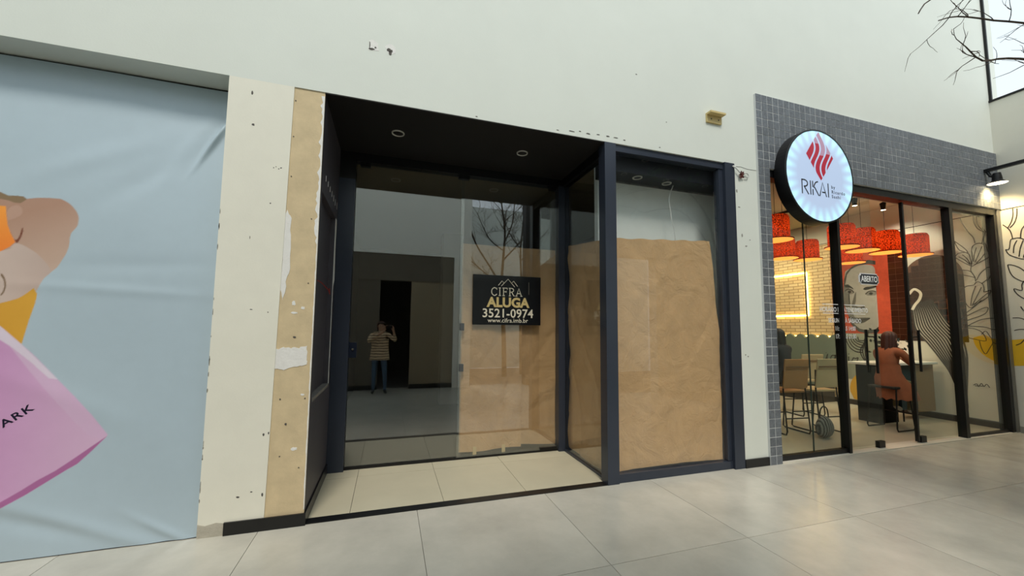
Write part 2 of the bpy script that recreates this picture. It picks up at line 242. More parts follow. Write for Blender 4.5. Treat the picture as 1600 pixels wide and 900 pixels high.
# ------------------------------------------------------------------ street floor: tiles with joints
fl = struct('floor', B((-9, XW, -9.2, .3, -.06, -.010)), grout)
TS = 1.2; tm = None
for i in range(-5, 8):
    for j in range(0, 4):
        x0 = .285 + TS*i; y1 = -1.1718 - TS*(j-1)
        if j == 0: y0c, y1c = -1.1718, 0.02
        else: y0c, y1c = -1.1718 - TS*j, -1.1718 - TS*(j-1)
        g = .002; xa, xb = x0+g, min(x0+TS-g, XW-.01)
        if xb - xa < .1: continue
        if i == 7 or j == 0 or tm is None:
            bm = B((xa, xb, y0c+g, y1c-g, -.012, 0)); o = obj('floor_tile', bm, floor_m, fl)
            if j > 0 and i != 7:
                # re-centre so that alike tiles share the mesh
                me = o.data; me.transform(Matrix.Translation((-xa, -y0c, 0))); o.location = (xa, y0c, 0); tm = me
        else:
            o = bpy.data.objects.new('floor_tile', tm); COL.objects.link(o); o.parent = fl; org = ORIG[fl.name]
            o.location = (xa, y0c, 0)
# recess floor
rf = struct('floor_recess', B((-.62, 2.35, .02, 1.30, -.06, -.008)), grout)
xs = [-.62, -.268, .532, 1.332, 2.30]; ys = [.10, .95, 1.30]
for a in range(4):
    for b in range(2):
        obj('floor_tile', B((xs[a]+.002, xs[a+1]-.002, ys[b]+.002, ys[b+1]-.002, -.010, .002)), entry_m, rf)
struct('trim_1', B((-.60, 2.18, .004, .10, -.01, .006)), black, 'black stone threshold strip across the recessed entrance')
fs = struct('floor_shop', B((-.85, 4.22, 1.30, 7.02, -.06, .0), (2.35, 4.22, .16, 1.30, -.06, 0)), mat('shop_floor', (84, 80, 70), .4, var=.06, scale=2))

# ------------------------------------------------------------------ front wall
wf = struct('wall_front', B((-9, XW+.25, 0, .32, ZT, 7.65), (3.985, 4.36, 0, .32, 0, ZT), (-9, -5.2, 0, .32, 0, ZT)), wall_paint)
bm = bmesh.new(); prism(bm, [(-1.319, 0), (-.885, 0), (-.842, ZT), (-1.319, ZT)], lambda a, b, d: (a, d, b), .32)
pil = struct('wall_pillar', bm, lit_pillar_paint)
bm = bmesh.new(); prism(bm, [(-.885, 0), (-.603, 0), (-.603, ZT), (-.842, ZT)], lambda a, b, d: (a, .008+d, b), .011)
obj('plaster_strip', bm, plaster, pil, label='bare beige plaster strip')
def poly(name, pts, m, par, y=-.003, d=.004):
    bm = bmesh.new(); prism(bm, pts, lambda a, b, q: (a, y+q, b), d); return obj(name, bm, m, par)
def rough(pts, k, amp, seed):
    r_ = random.Random(seed); n_ = len(pts); out = []
    for i in range(n_):
        p, q = pts[i], pts[(i+1) % n_]
        for t_ in range(k): f_ = t_/k; out.append((p[0]+(q[0]-p[0])*f_+r_.uniform(-amp, amp), p[1]+(q[1]-p[1])*f_+r_.uniform(-amp, amp)))
    return out
poly('putty_patch', rough([(-.872, 1.40), (-.80, 1.42), (-.73, 1.41), (-.64, 1.43), (-.636, 1.33), (-.645, 1.27), (-.74, 1.255), (-.80, 1.235), (-.87, 1.245)], 4, .008, 1), putty, pil, y=.005, d=.006)
poly('putty_patch', rough([(-.868, 2.50), (-.846, 2.56), (-.815, 2.49), (-.805, 2.3), (-.80, 2.06), (-.825, 1.98), (-.828, 1.86), (-.845, 1.80), (-.868, 1.93), (-.862, 2.2)], 4, .006, 2), putty, pil, y=.005, d=.006)
for i, (cx, cz, w, h) in enumerate([(-.69, 1.74, .04, .03), (-.75, 1.70, .06, .02), (-.66, 1.03, .03, .02), (-.70, .6, .05, .03), (-.76, 1.78, .03, .05)]): patch('putty_smear', cx, cz, w, h, putty, pil, i+200, y=.0065, d=.003, n=13)
rnd = random.Random(4); bm = bmesh.new(); zs_ = [.12+k*.03 for k in range(117)]
inn = [(-.603-(rnd.uniform(.006, .012) if z < 2.3 else rnd.uniform(.010, .034)), z) for z in zs_]
prism(bm, [(-.6035, zs_[0])] + [(-.6035, zs_[-1])] + inn[::-1], lambda a, b, q: (a, .005+q, b), .008); obj('flaked_edge', bm, putty, pil, label='ragged white paint edge of the corner')
for (cx, cz, w, h) in [(-.962, 2.905, .018, .022), (-.945, 2.915, .016, .02), (-.925, 2.9, .02, .022), (-.908, 2.91, .03, .026), (-.97, 2.60, .03, .03), (-.92, .73, .03, .05), (-.885, .74, .02, .05), (-1.10, 2.30, .012, .06), (-1.06, 1.72, .05, .014), (-.94, 1.70, .02, .02), (-1.15, 3.52, .03, .08), (-1.13, 3.25, .06, .05), (-1.07, .27, .05, .03), (-.98, .30, .035, .02), (-.905, .27, .03, .06)]:
    patch('wall_scar', cx, cz, w*.5, h*.5, scar, pil, int(cx*1000+cz*77), y=-.001, d=.004, n=7)
for (cx, cz, w, h) in [(-.83, 3.52, .012, .012), (-.83, 3.2, .012, .012), (-.83, 2.85, .012, .012), (-.82, 1.0, .014, .014), (-.80, .55, .012, .012), (-.66, 2.5, .012, .012), (-.66, 1.95, .012, .012), (-.64, 1.0, .012, .012), (-.66, .45, .012, .012), (-.74, 1.5, .03, .02), (-.77, .8, .02, .02)]:
    patch('screw_hole', cx, cz, w, h, scar, pil, int(cx*1000+cz*77), y=.005, d=.006, n=7)
poly('putty_patch', [(-1.318, .0), (-1.15, .0), (-1.15, .09), (-1.2, .10), (-1.27, .085), (-1.318, .10)], raw, pil)
rnd = random.Random(8)
for k in range(22):      # ragged dark edge towards the banner
    z = rnd.uniform(.12, 2.5)
    patch('edge_chip', -1.316, z, rnd.uniform(.004, .010), rnd.uniform(.015, .07), mat('edge_grime', (140, 136, 124), .9), pil, k+50, y=-.001, d=.003, n=7)
# scars on the upper wall
for i, (cx, cz, w, h) in enumerate([(-.255, 4.16, .012, .09), (-.235, 4.125, .06, .025), (-.205, 4.145, .02, .02), (-.09, 4.15, .05, .04), (-.075, 4.12, .035, .05), (-.062, 4.145, .02, .03)]):
    patch('wall_scar', cx, cz, w, h, scar, wf, i+9, n=8)
patch('putty_patch', -.225, 4.16, .11, .13, putty, wf, 3, y=-.0012, d=.003); patch('putty_patch', -.075, 4.16, .10, .10, putty, wf, 5, y=-.0012, d=.003)
for i, (cx, cz, w, h) in enumerate([(1.78, 3.685, .10, .022), (1.88, 3.70, .05, .02), (1.98, 3.69, .07, .03), (2.1, 3.70, .05, .02), (2.22, 3.70, .06, .025), (2.32, 3.70, .08, .018), (2.43, 3.69, .04, .02), (1.62, 3.67, .04, .015), (.75, 3.66, .03, .02), (2.9, 3.68, .03, .02), (4.02, 3.3, .03, .10), (4.05, 3.1, .05, .03), (4.08, 2.75, .03, .1), (4.14, 2.62, .05, .04), (4.2, 2.7, .03, .03), (4.06, 1.3, .03, .04), (4.1, 1.28, .03, .03), (3.0, 4.0, .02, .02), (2.6, 4.5, .03, .02)]):
    patch('wall_scar', cx, cz, w*.8, h*.55, mat('grey_scar', (150, 148, 142), .9) if cx > 3 else scar, wf, i+30, n=9)
bm = bmesh.new(); ribbon(bm, [(3.99, 3.605), (4.1, 3.615), (4.2, 3.6), (4.35, 3.60)], .006, lambda a, b, d: (a, -d, b), .001)
obj('wall_crack', bm, scar, wf)
# skirtings
struct('baseboard_left', B((-1.148, -.588, -.014, .0, 0, .095)), black)
struct('baseboard_recess', B((-.603, -.588, .0, 1.2, 0, .10)), black)
struct('baseboard_right', B((3.985, 4.350, -.02, 0, 0, .095)), black)

# ------------------------------------------------------------------ entrance recess of the empty shop
bm = B((-.80, -.603, .32, 1.24, 2.78, ZT), (-.80, -.603, .32, 1.24, 0, .97), (-.80, -.603, .02, .32, 2.78, ZT), (-.80, -.603, .02, .32, 0, .97), (-.80, -.603, .02, .09, .97, 2.78), (-.80, -.603, 1.0, 1.24, .97, 2.78), (-.80, -.655, .09, 1.0, .97, 2.78))
wr = struct('wall_recess', bm, dark_wall)
rnd = random.Random(2)
bm = bmesh.new()
pts = []; zz = [.98 + k*.075 for k in range(25)]
a = [(1.0-.004, z) for z in zz]; b = [(1.0+rnd.uniform(.006, .026) if z < 2.1 else 1.0+rnd.uniform(.06, .10), z) for z in zz]
prism(bm, a + b[::-1], lambda p, q, d: (-.604+d, p, q), .004); obj('torn_edge', bm, putty, wr, label='torn white plaster edge')
obj('niche_ledge', B((-.656, -.598, .09, 1.0, .955, .985)), mat('dusty_ledge', (120, 116, 110), .9, var=.2, scale=15), wr)
obj('backing_board', B((-.656, -.648, .12, .32, 2.1, 2.62)), mat('grey_board', (96, 94, 96), .8, var=.1), wr)
for k in range(7):
    bm = bmesh.new(); y = .25+k*.13; prism(bm, [(y, 2.93-k*.006), (y+.018, 2.93-k*.006), (y+.014, 2.985-k*.006), (y+.004, 2.97)], lambda p, q, d: (-.604+d, p, q), .003); obj('plaster_fleck', bm, putty, wr)
bm = bmesh.new(); tube(bm, [(-.655, .18, 2.02), (-.62, .4, 2.0), (-.60, .7, 1.96), (-.61, .88, 1.93), (-.63, .98, 2.0)], .005, 6); 
w1 = obj('loose_wire', bm, mat('red_wire', (150, 40, 30), .5)); tag(w1, 'red electrical wire hanging loose in the dark niche of the entrance side wall', 'wire')
struct('ceiling_recess', B((-.602, 2.179, .004, 1.15, ZT-.008, ZT+.05), (2.179, 2.26, .13, 1.15, ZT-.006, ZT+.05)), dark_ceil)
for x, y, nm in [(.022, .52, 'left'), (1.411, .536, 'right')]:
    t = thing('recessed_downlight', (x, y, ZT-.020), 'round recessed downlight in the black entrance ceiling, the one nearer the %s' % ('bare plaster pillar' if nm == 'left' else 'papered display window'), 'downlight', 'downlights in the entrance ceiling')
    bm = bmesh.new(); lathe(bm, [(.052, .010), (.056, 0), (.064, 0), (.066, .011)], (x, y, ZT-.020), 28, cap=False); obj('trim_ring', bm, mat('white_ring', (205, 203, 196), .5), t)
    bm = bmesh.new(); lathe(bm, [(.0, .006), (.052, .008)], (x, y, ZT-.020), 28, cap=False); obj('lamp_face', bm, mat('lamp_off', (30, 28, 27), .3), t)

# shop interior shell (empty, unlit)
inner = mat('shop_inner_wall', (120, 116, 108), .8, var=.05, scale=2)
struct('wall_shop_left', B((-.95, -.80, 1.24, 7.0, 0, 3.7)), inner)
struct('wall_shop_back', B((-.95, 4.36, 7.0, 7.15, 0, 3.7)), inner)
struct('wall_shop_right', B((4.2, 4.36, .32, 7.0, 0, 3.7)), inner)
struct('ceiling_shop', B((-.80, 4.2, 1.3, 7.0, 3.60, 3.7), (2.35, 4.2, .2, 1.3, 3.60, 3.7)), mat('shop_ceiling', (150, 138, 112), .8))
struct('wall_shop_column', B((1.05, 1.45, 4.6, 5.0, 0, 3.6)), mat('white_column', (190, 190, 184), .7))

# entrance glazing
YG = 1.2
t = thing('entrance_glazing', (.86, YG, 0), 'tall two-pane glass entrance with navy frame at the back of the recess', 'shop entrance')
obj('left_jamb', B((-.603, -.428, YG-.07, YG+.06, 0, 3.30)), navy, t); obj('right_jamb', B((2.150, 2.300, YG-.07, YG+.06, 0, 3.54)), navy, t)
obj('header', B((-.603, 2.30, YG-.05, YG+.06, 3.53, ZT)), black, t)
obj('upper_left_infill', B((-.603, -.428, YG-.05, YG+.05, 3.30, 3.53)), black, t)
obj('sill', B((-.428, 2.15, YG-.02, YG+.03, 0, .03)), blackmetal, t)
g1 = obj('fixed_pane', B((-.424, .865, YG-.005, YG+.005, .03, 3.53)), shop_glass, t)
g2 = obj('door_pane', B((.82, 2.148, YG-.028, YG-.018, .03, 3.53)), shop_glass, t)
for x0, x1, z in [(-.385, -.27, 3.50), (.78, .92, 3.50), (2.03, 2.12, 3.50)]:
    obj('patch_fitting', B((x0, x1, YG-.035, YG+.012, z-.02, z+.03)), blackmetal, t)
for z in (1.60, 1.10):
    obj('clip', B((.835, .885, YG-.04, YG+.012, z-.045, z+.045)), mat('steel_clip', (110, 114, 118), .35, metal=.7), t)
obj('bottom_guide', B((1.90, 2.13, YG-.04, YG+.01, .03, .06)), blackmetal, t)
lk = obj('lock_box', B((-.44, -.345, YG-.045, YG+.012, 1.24, 1.41)), mat('lock_navy', (28, 36, 54), .3, metal=.4), t)
bm = bmesh.new(); lathe(bm, [(.012, 0), (.012, .012), (.006, .014)], (-.385, YG-.060, 1.335), 14, axis='y'); obj('key_cylinder', bm, mat('steel', (200, 200, 200), .25, metal=1), lk)

def paper(name, a0, a1, z0f, z1f, to3, label, seed, na=44, nz=80, amp=.012):
    rnd = random.Random(seed); fr = [(rnd.uniform(1.5, 7), rnd.uniform(.5, 4), rnd.uniform(0, 6.3), rnd.uniform(.3, 1)) for _ in range(7)]
    bm = bmesh.new(); V = []
    for j in range(nz+1):
        row = []
        for i in range(na+1):
            u = i/na; a = a0+(a1-a0)*u; w = j/nz; z = z0f(u)+(z1f(u)-z0f(u))*w
            d = sum(q*math.sin(fa*a*2+fz*z+ph) for fa, fz, ph, q in fr)/len(fr)
            d = .6*d+.9*abs(math.sin(5*a+2.3*z+seed+.6*math.sin(3*z)))**9 - .6*abs(math.sin(3.2*a-4.1*z+seed*2+.7*math.sin(4*a)))**12 + .5*abs(math.sin(2.1*a+7.3*z+seed*3+math.sin(5*a)))**24 + .7*abs(math.sin(6.3*a-1.7*z+seed*5+1.3*math.sin(2.2*z)))**30
            row.append(bm.verts.new(to3(a, z, amp*(1+d))))
        V.append(row)
    for j in range(nz):
        for i in range(na): bm.faces.new((V[j][i], V[j][i+1], V[j+1][i+1], V[j+1][i]))
    o = obj(name, bm, kraft, smooth=True); tag(o, label, 'paper', 'kraft paper sheets covering the shop glass'); return o
kp = paper('kraft_paper_sheet', .855, 1.66, lambda u: .075-.01*math.sin(6*u), lambda u: 2.66, lambda a, z, d: (a, YG+.012+d, z), 'wide brown kraft paper sheet behind the black rental poster on the entrance door', 1)
kp2 = paper('kraft_paper_sheet', 1.64, 2.15, lambda u: .10-.03*u, lambda u: 2.665, lambda a, z, d: (a, YG+.040+d, z), 'narrow brown kraft paper sheet beside the navy jamb at the right of the entrance door', 2)
for x in (1.03, 1.40):
    tp = obj('tape_tab', B((x, x+.045, YG+.01, YG+.012, .0+.035, .13)), mat('masking_tape', (214, 190, 140), .8), kp)
paper('kraft_paper_sheet', .17, 1.12, lambda u: .02+.03*u, lambda u: 2.60+.11*u, lambda a, z, d: (2.262+d, a, z), 'brown kraft paper sheet behind the side return glass of the display window', 3, amp=.02)
paper('kraft_paper_sheet', 2.325, 3.77, lambda u: .085+.02*math.sin(3*u) - (.0 if u < .9 else 0), lambda u: 2.595+.075*u+.005*math.sin(31*u), lambda a, z, d: (a - .10*max(0, (a-3.55)/.22)*max(0, (z-1.6)/1.1), .085+d, z), 'large brown kraft paper sheet filling the front display window', 4, na=70, nz=120, amp=.008)

# display window
t = thing('display_window', (3.08, .07, 0), 'navy framed display window with kraft paper behind its glass', 'shop window')
obj('corner_post', B((2.180, 2.316, 0.0, .13, 0, ZT)), navy, t)
obj('right_jamb', B((3.835, 3.985, -.012, .13, 0, ZT)), navy, t)
obj('inner_jamb', B((3.775, 3.835, .03, .11, .09, 3.56)), navy, t)
obj('top_rail', B((2.316, 3.835, .02, .12, 3.56, ZT)), navy, t)
obj('bottom_rail', B((2.316, 3.835, .02, .12, 0, .085)), navy, t)
obj('front_pane', B((2.316, 3.776, .055, .065, .085, 3.56)), window_glass, t)
obj('side_pane', B((2.238, 2.248, .13, YG-.07, .03, 3.53)), window_glass, t)
obj('side_bottom_rail', B((2.225, 2.265, .13, YG-.07, 0, .03)), navy, t)
obj('side_top_rail', B((2.20, 2.30, .13, YG-.07, 3.53, ZT)), black, t)
bm = bmesh.new(); tube(bm, smoothline([(3.33, .3, 3.39), (3.318, .3, 3.36), (3.29, .3, 3.3), (3.265, .3, 3.2), (3.28, .3, 3.08), (3.30, .3, 2.94), (3.33, .3, 2.82), (3.352, .3, 2.65)]), .006, 6)
tag(obj('hanging_cable', bm, mat('white_cable', (225, 228, 228), .5)), 'thin white cable hanging from the ceiling behind the display window', 'cable')
struct('added_dark_soffit', B((2.32, 4.2, .135, .45, 3.39, 3.60)), mat('display_navy', (20, 22, 34), .5))  # dark box added to stand for the dark band reflected in the pane
for x, y, nm in ((2.75, .22, 'left'), (3.2, .26, 'right')):
    t = thing('recessed_spot', (x, y, 3.378), 'white ring of a recessed spot in the added dark soffit, the one on the %s' % nm, 'downlight', 'spots in the display ceiling')
    bm = bmesh.new(); lathe(bm, [(.042, .010), (.046, 0), (.056, 0), (.058, .011)], (x, y, 3.378), 24, cap=False); obj('trim_ring', bm, MATS['white_ring'], t)
struct('added_pale_partition', B((2.35, 4.2, .45, .53, 0, 3.60)), mat('display_grey', (232, 238, 238), .8, var=.05))  # pale partition added in place of the bright wall reflected in the pane
# rental poster
t = thing('rental_poster', (1.44, YG-.035, 1.63), 'black rental poster with gold lettering stuck on the entrance glass', 'poster')
bm = bmesh.new(); na, nz = 24, 16; V = []
for j in range(nz+1):
    row = []
    for i in range(na+1):
        x = .985+.915*i/na; z = 1.63+.635*j/nz
        d = .006*math.exp(-((z-2.2)/.05)**2)*(1-.5*i/na) + .004*math.exp(-((x-1.0)/.03)**2)
        row.append(bm.verts.new((x, YG-.0335-d, z)))
    V.append(row)
for j in range(nz):
    for i in range(na): bm.faces.new((V[j][i], V[j][i+1], V[j+1][i+1], V[j+1][i]))
obj('poster_sheet', bm, mat('poster_black', (12, 12, 16), .22), t, smooth=True)
yt = YG-.0345
F = lambda a, b, d: (a, yt-d, b)
bm = bmesh.new()
for pl in ([(1.315, 2.135), (1.365, 2.195), (1.385, 2.172)], [(1.355, 2.128), (1.445, 2.222), (1.535, 2.122)], [(1.50, 2.178), (1.52, 2.198), (1.575, 2.13)]): ribbon(bm, pl, .008, F, .0085)
obj('roof_emblem', bm, offwhite, t)
def serif_word(word, x, z, h, sp, w):
    bm = bmesh.new(); cx = x
    for ch in word:
        if ch == 'C': segs = [smoothline([(.72, .82), (.55, .97), (.35, 1), (.1, .8), (.02, .5), (.1, .2), (.35, 0), (.55, .03), (.74, .2)])]; segs.append([(.72, .99), (.72, .74)]); adv = .86
        elif ch == 'I': segs = [[(.2, 0), (.2, 1)], [(.05, 0), (.35, 0)], [(.05, 1), (.35, 1)]]; adv = .52
        elif ch == 'F': segs = [[(.15, 0), (.15, 1)], [(0, 0), (.32, 0)], [(0, 1), (.66, 1), (.66, .82)], [(.15, .52), (.5, .52)], [(.5, .62), (.5, .42)]]; adv = .80
        elif ch == 'R': segs = [[(.15, 0), (.15, 1)], [(0, 0), (.3, 0)], smoothline([(0, 1), (.4, 1), (.62, .9), (.66, .75), (.6, .6), (.4, .5), (.15, .5)]), [(.4, .5), (.68, .02), (.82, 0)]]; adv = .90
        else: segs = [[(.08, 0), (.42, 1), (.78, 0)], [(-.04, 0), (.22, 0)], [(.64, 0), (.92, 0)], [(.2, .34), (.66, .34)]]; adv = .95
        for s in segs: ribbon(bm, [(cx+p[0]*h, z+p[1]*h) for p in s], w, F, .0086)
        cx += adv*h*sp
    return bm
obj('agency_name', serif_word('CIFRA', 1.225, 2.005, .098, 1.08, .011), offwhite, t)
obj('headline', text_mesh('ALUGA', .168, facing_front(1.452, yt-.0084, 1.862), bold=.007, extrude=.0004, spacing=1.02), gold, t)
obj('phone_number', text_mesh('3521-0974', .155, facing_front(1.452, yt-.0042, 1.727), bold=.0022, extrude=.0004, spacing=1.03), offwhite, t)
obj('web_address', text_mesh('www.cifra.imb.br', .078, facing_front(1.452, yt-.0042, 1.662), extrude=.0004), offwhite, t)
obj('side_note', B((1.727, 1.737, yt-.0030, yt-.0022, 2.03, 2.19)), mat('dim_print', (90, 86, 76), .6), t)

# things fixed on the wall
t = thing('timber_bracket', (3.69, -.03, 4.10), 'small pale timber bracket left on the white wall above the display window', 'bracket')
obj('back_board', B((3.575, 3.80, -.022, -.001, 4.10, 4.19)), mat('pale_timber', (206, 184, 128), .7, var=.1, scale=12), t)
obj('shelf_board', B((3.575, 3.805, -.085, -.001, 4.19, 4.212)), MATS['pale_timber'], t)
for x in (3.64, 3.75):
    bm = bmesh.new(); lathe(bm, [(.008, 0), (.008, .004)], (x, -.027, 4.145), 10, axis='y'); obj('screw', bm, scar, t)
t = thing('wire_stub', (4.07, -.02, 3.45), 'reddish wire stub with a white loop beside the display window jamb', 'wire')
bm = bmesh.new(); tube(bm, smoothline([(3.95, -.02, 3.60), (3.99, -.03, 3.575), (4.04, -.03, 3.535), (4.07, -.03, 3.515)]), .009, 6); obj('white_sleeve', bm, white, t)
bm = bmesh.new()
rnd = random.Random(6)
for k in range(7): tube(bm, [(4.06+rnd.uniform(-.02, .03), -.01, 3.50), (4.07+rnd.uniform(-.04, .05), -.04, 3.515+rnd.uniform(-.03, .03)), (4.09+rnd.uniform(-.05, .05), -.02, 3.49+rnd.uniform(-.03, .02))], .007, 5)
obj('wire_bundle', bm, mat('rust_wire', (92, 40, 34), .7), t)
bm = bmesh.new(); tube(bm, smoothline([(4.10, -.01, 3.50), (4.14, -.02, 3.53), (4.18, -.02, 3.53), (4.195, -.02, 3.505), (4.18, -.02, 3.485), (4.14, -.02, 3.485)]), .006, 6); obj('white_loop', bm, mat('grey_cable', (190, 190, 186), .5), t)

# ------------------------------------------------------------------ banner over the left opening
def inside(P, X, Z):
    r = np.zeros(X.shape, bool); n = len(P)
    for i in range(n):
        x1, z1 = P[i]; x2, z2 = P[(i+1) % n]
        c = ((z1 > Z) != (z2 > Z)); xi = (x2-x1)*(Z-z1)/((z2-z1) if z2 != z1 else 1e-9)+x1
        r ^= c & (X < xi)
    return r
X0, X1, Z0, Z1 = -3.75, -1.322, .006, 3.62; nx, nz = 400, 590
gx = np.linspace(X0, X1, nx+1); gz = np.linspace(Z0, Z1, nz+1); GX, GZ = np.meshgrid(gx, gz)
C = np.empty(GX.shape+(3,)); L3 = lambda c: np.array(lin(c)[:3])
t_ = np.clip((GZ-1.4)/2.2, -1, 1)[..., None]
C[:] = L3((176, 193, 204))*(1+.05*t_)
C *= (1+.02*np.sin(GX*2.1+GZ*1.3)[..., None])
def cover(P):
    P = [tuple(p) for p in P]; a = np.zeros(GX.shape); hx = (gx[1]-gx[0])/3; hz = (gz[1]-gz[0])/3
    for i in (-1, 0, 1):
        for j in (-1, 0, 1): a += inside(P, GX+i*hx, GZ+j*hz)
    return (a/9)[..., None]
def fill(P, c0, c1=None, ax=None):
    a = cover(P); col = L3(c0)
    if c1 is not None:
        w = np.clip(((GX*ax[0]+GZ*ax[1])-ax[2])/(ax[3]-ax[2]), 0, 1)[..., None]; col = L3(c0)*(1-w)+L3(c1)*w
    C[:] = C*(1-a)+col*a
sm = lambda n: smoothline(DATA[n], 3)
fill(DATA['pants'], (206, 148, 52), (222, 168, 66), (1, 0, -3.0, -2.3))
fill(sm('skin'), (176, 138, 118), (205, 180, 164), (.5, -1, -3.7, -3.0))
fill(sm('neck'), (186, 150, 132)); fill(sm('crease'), (120, 66, 48))
fill(DATA['top'], (240, 120, 50), (246, 158, 60), (0, 1, 1.95, 2.45))
fill(sm('fore'), (204, 184, 174), (184, 160, 150), (1, 0, -2.7, -2.2)); fill(DATA['hair'], (136, 112, 84)); fill(sm('brace'), (120, 96, 70))
fill(DATA['bag'], (212, 178, 208)); fill(DATA['bagpale'], (222, 208, 224)); fill(DATA['bagfront'], (203, 152, 196), (214, 180, 208), (1, 0, -2.6, -1.95)); fill(DATA['bagbot'], (172, 106, 156))
# folds of the hung vinyl
G = lambda x0, z0, dx, dz, w: np.exp(-(((GX-x0)*dz-(GZ-z0)*dx)/w)**2)
Yb = .018 + .0594*GZ + .006*np.clip(GZ*3, 0, 1)*np.sin(GX*3+GZ*1.7)
d1 = Vector((.45, -1)).normalized(); u1 = (GX-X1)*(-d1.x)+(GZ-3.35)*(d1.y)*-1
al = ((GX-(-1.34))*(-.42)+(GZ-3.42)*(-.907)); pe = ((GX-(-1.34))*.907-(GZ-3.42)*.42)
Yb -= .034*np.exp(-(pe/.022)**2)*np.exp(-((al-.28)/.22)**2)
Yb -= .008*np.exp(-((pe+.12)/.06)**2)*np.exp(-((al-.4)/.4)**2)
for x0, z0, ang, w, ln, am in [(-1.9, .12, 2.75, .05, .5, .020), (-2.2, .20, 2.85, .06, .6, -.014), (-1.5, .06, 2.6, .03, .25, .012), (-2.0, 1.85, 3.10, .04, .6, .005), (-1.9, 2.05, 3.2, .06, .5, -.004), (-2.2, 2.9, .5, .08, .5, .006), (-1.9, 2.75, .7, .08, .4, -.006), (-1.6, 1.2, 1.5, .05, .5, .004), (-2.3, 1.1, 2.7, .08, .6, .006)]:
    cx_, sx_ = math.cos(ang), math.sin(ang); l_ = (GX-x0)*cx_+(GZ-z0)*sx_; p_ = -(GX-x0)*sx_+(GZ-z0)*cx_
    Yb -= am*np.exp(-(p_/w)**2-(l_/ln)**2)
Yb = np.maximum(Yb, .004)
rs = np.random.RandomState(3)
for k in range(26):
    a_, b_ = rs.uniform(-6, 6), rs.uniform(-9, 9); Yb += .0007*np.sin(a_*GX+b_*GZ+rs.uniform(0, 6))
me = bpy.data.meshes.new('vinyl_sheet'); V = np.stack([GX, Yb, GZ], -1).reshape(-1, 3)
idx = np.arange((nx+1)*(nz+1)).reshape(nz+1, nx+1); Q = np.stack([idx[:-1, :-1], idx[:-1, 1:], idx[1:, 1:], idx[1:, :-1]], -1).reshape(-1, 4)
me.vertices.add(len(V)); me.vertices.foreach_set('co', V.ravel()); me.loops.add(Q.size); me.loops.foreach_set('vertex_index', Q.ravel().astype(np.int32))
me.polygons.add(len(Q)); me.polygons.foreach_set('loop_start', np.arange(0, Q.size, 4, dtype=np.int32)); me.update(calc_edges=True)
at = me.color_attributes.new('print', 'FLOAT_COLOR', 'POINT'); at.data.foreach_set('color', np.concatenate([C.reshape(-1, 3), np.ones((len(V), 1))], 1).ravel())
bmat = mat('printed_vinyl', (200, 200, 200), .34, var=.02, scale=8)
n = bmat.node_tree.nodes; l = bmat.node_tree.links; an = n.new('ShaderNodeAttribute'); an.attribute_name = 'print'
hv = [q for q in n if q.type == 'HUE_SAT'][0]; l.new(an.outputs['Color'], hv.inputs['Color'])
ban = thing('printed_banner', ((X0+X1)/2, .23, 0), 'large pale blue printed vinyl banner showing a bare shoulder and a pink shopping bag', 'banner')
obj('vinyl_sheet', me, bmat, ban, smooth=True)
ark = DATA['ark']; dx, dz = ark[1][0]-ark[0][0], ark[1][1]-ark[0][1]
arkme = text_mesh('ARK', .072, facing_front(ark[0][0], .018+.0594*.88-.016, ark[0][1], math.atan2(dz, dx)), bold=.0012, align='LEFT', extrude=.0004, sx=1.25, spacing=1.15)
for v_ in arkme.vertices:      # print lies on the vinyl
    i_ = min(nx, max(0, int(round((v_.co.x-X0)/(X1-X0)*nx)))); j_ = min(nz, max(0, int(round((v_.co.z-Z0)/(Z1-Z0)*nz)))); v_.co.y = Yb[j_, i_]-.0012
obj('bag_lettering', arkme, mat('ink_navy', (34, 30, 62), .6), ban)
obj('gap_shade_strip', B((X0, X1, .25, .28, 3.60, ZT)), black, ban)  # black strip standing for the shaded gap above the vinyl
struct('wall_behind_banner', B((-5.2, -1.319, .33, .40, 0, ZT)), wall_paint)

# ------------------------------------------------------------------ restaurant: cladding
clad = mat('grey_tile', (100, 105, 111), .55, var=.34, scale=34, rand=.12, bump=.3, bscale=45)
grout_l = mat('light_grout', (206, 208, 208), .9)
XT, ZO, ZTT = 4.353, 3.645, 4.612
cl = thing('tile_cladding', (7.0, -.015, 0), 'grey square tile cladding framing the restaurant front', 'tile cladding')
obj('backing', B((XT+.002, 4.541, -.0275, -.0005, 0, ZTT-.002), (4.541, 9.683, -.0275, -.0005, ZO+.002, ZTT-.002)), grout_l, cl)
cells = []
for i in range(2):
    for k in range(34): cells.append((XT+.096*i, k*ZO/34, .096, ZO/34))
nc = 55; pw = (9.685-XT)/nc; ph = (ZTT-ZO)/9
for i in range(nc):
    for k in range(9): cells.append((XT+pw*i, ZO+ph*k, pw, ph))
cells.sort(key=lambda c: (Vector((c[0], 0, c[1]))-CAM_POS).length)
def tilemesh(w, h):
    bm = B((.0038, w-.0038, -.030, -.020, .0038, h-.0038)); me = bpy.data.meshes.new('tile'); bm.to_mesh(me); bm.free(); me.materials.append(clad); return me
tms = {}
org = ORIG[cl.name]; rnd = random.Random(5)
far = bmesh.new()
for q, (x, z, w, h) in enumerate(cells):
    if q < 300:
        key = round(w, 4), round(h, 4)
        if key not in tms: tms[key] = tilemesh(w, h)
        o = bpy.data.objects.new('tile', tms[key]); COL.objects.link(o); o.parent = cl; o.location = Vector((x, rnd.uniform(-.0012, .0012), z))-org
    else:
        dy = rnd.uniform(-.0012, .0012); box(far, x+.0038, x+w-.0038, -.030+dy, -.020, z+.0038, z+h-.0038)
obj('far_tiles', far, clad, cl, kind='stuff')

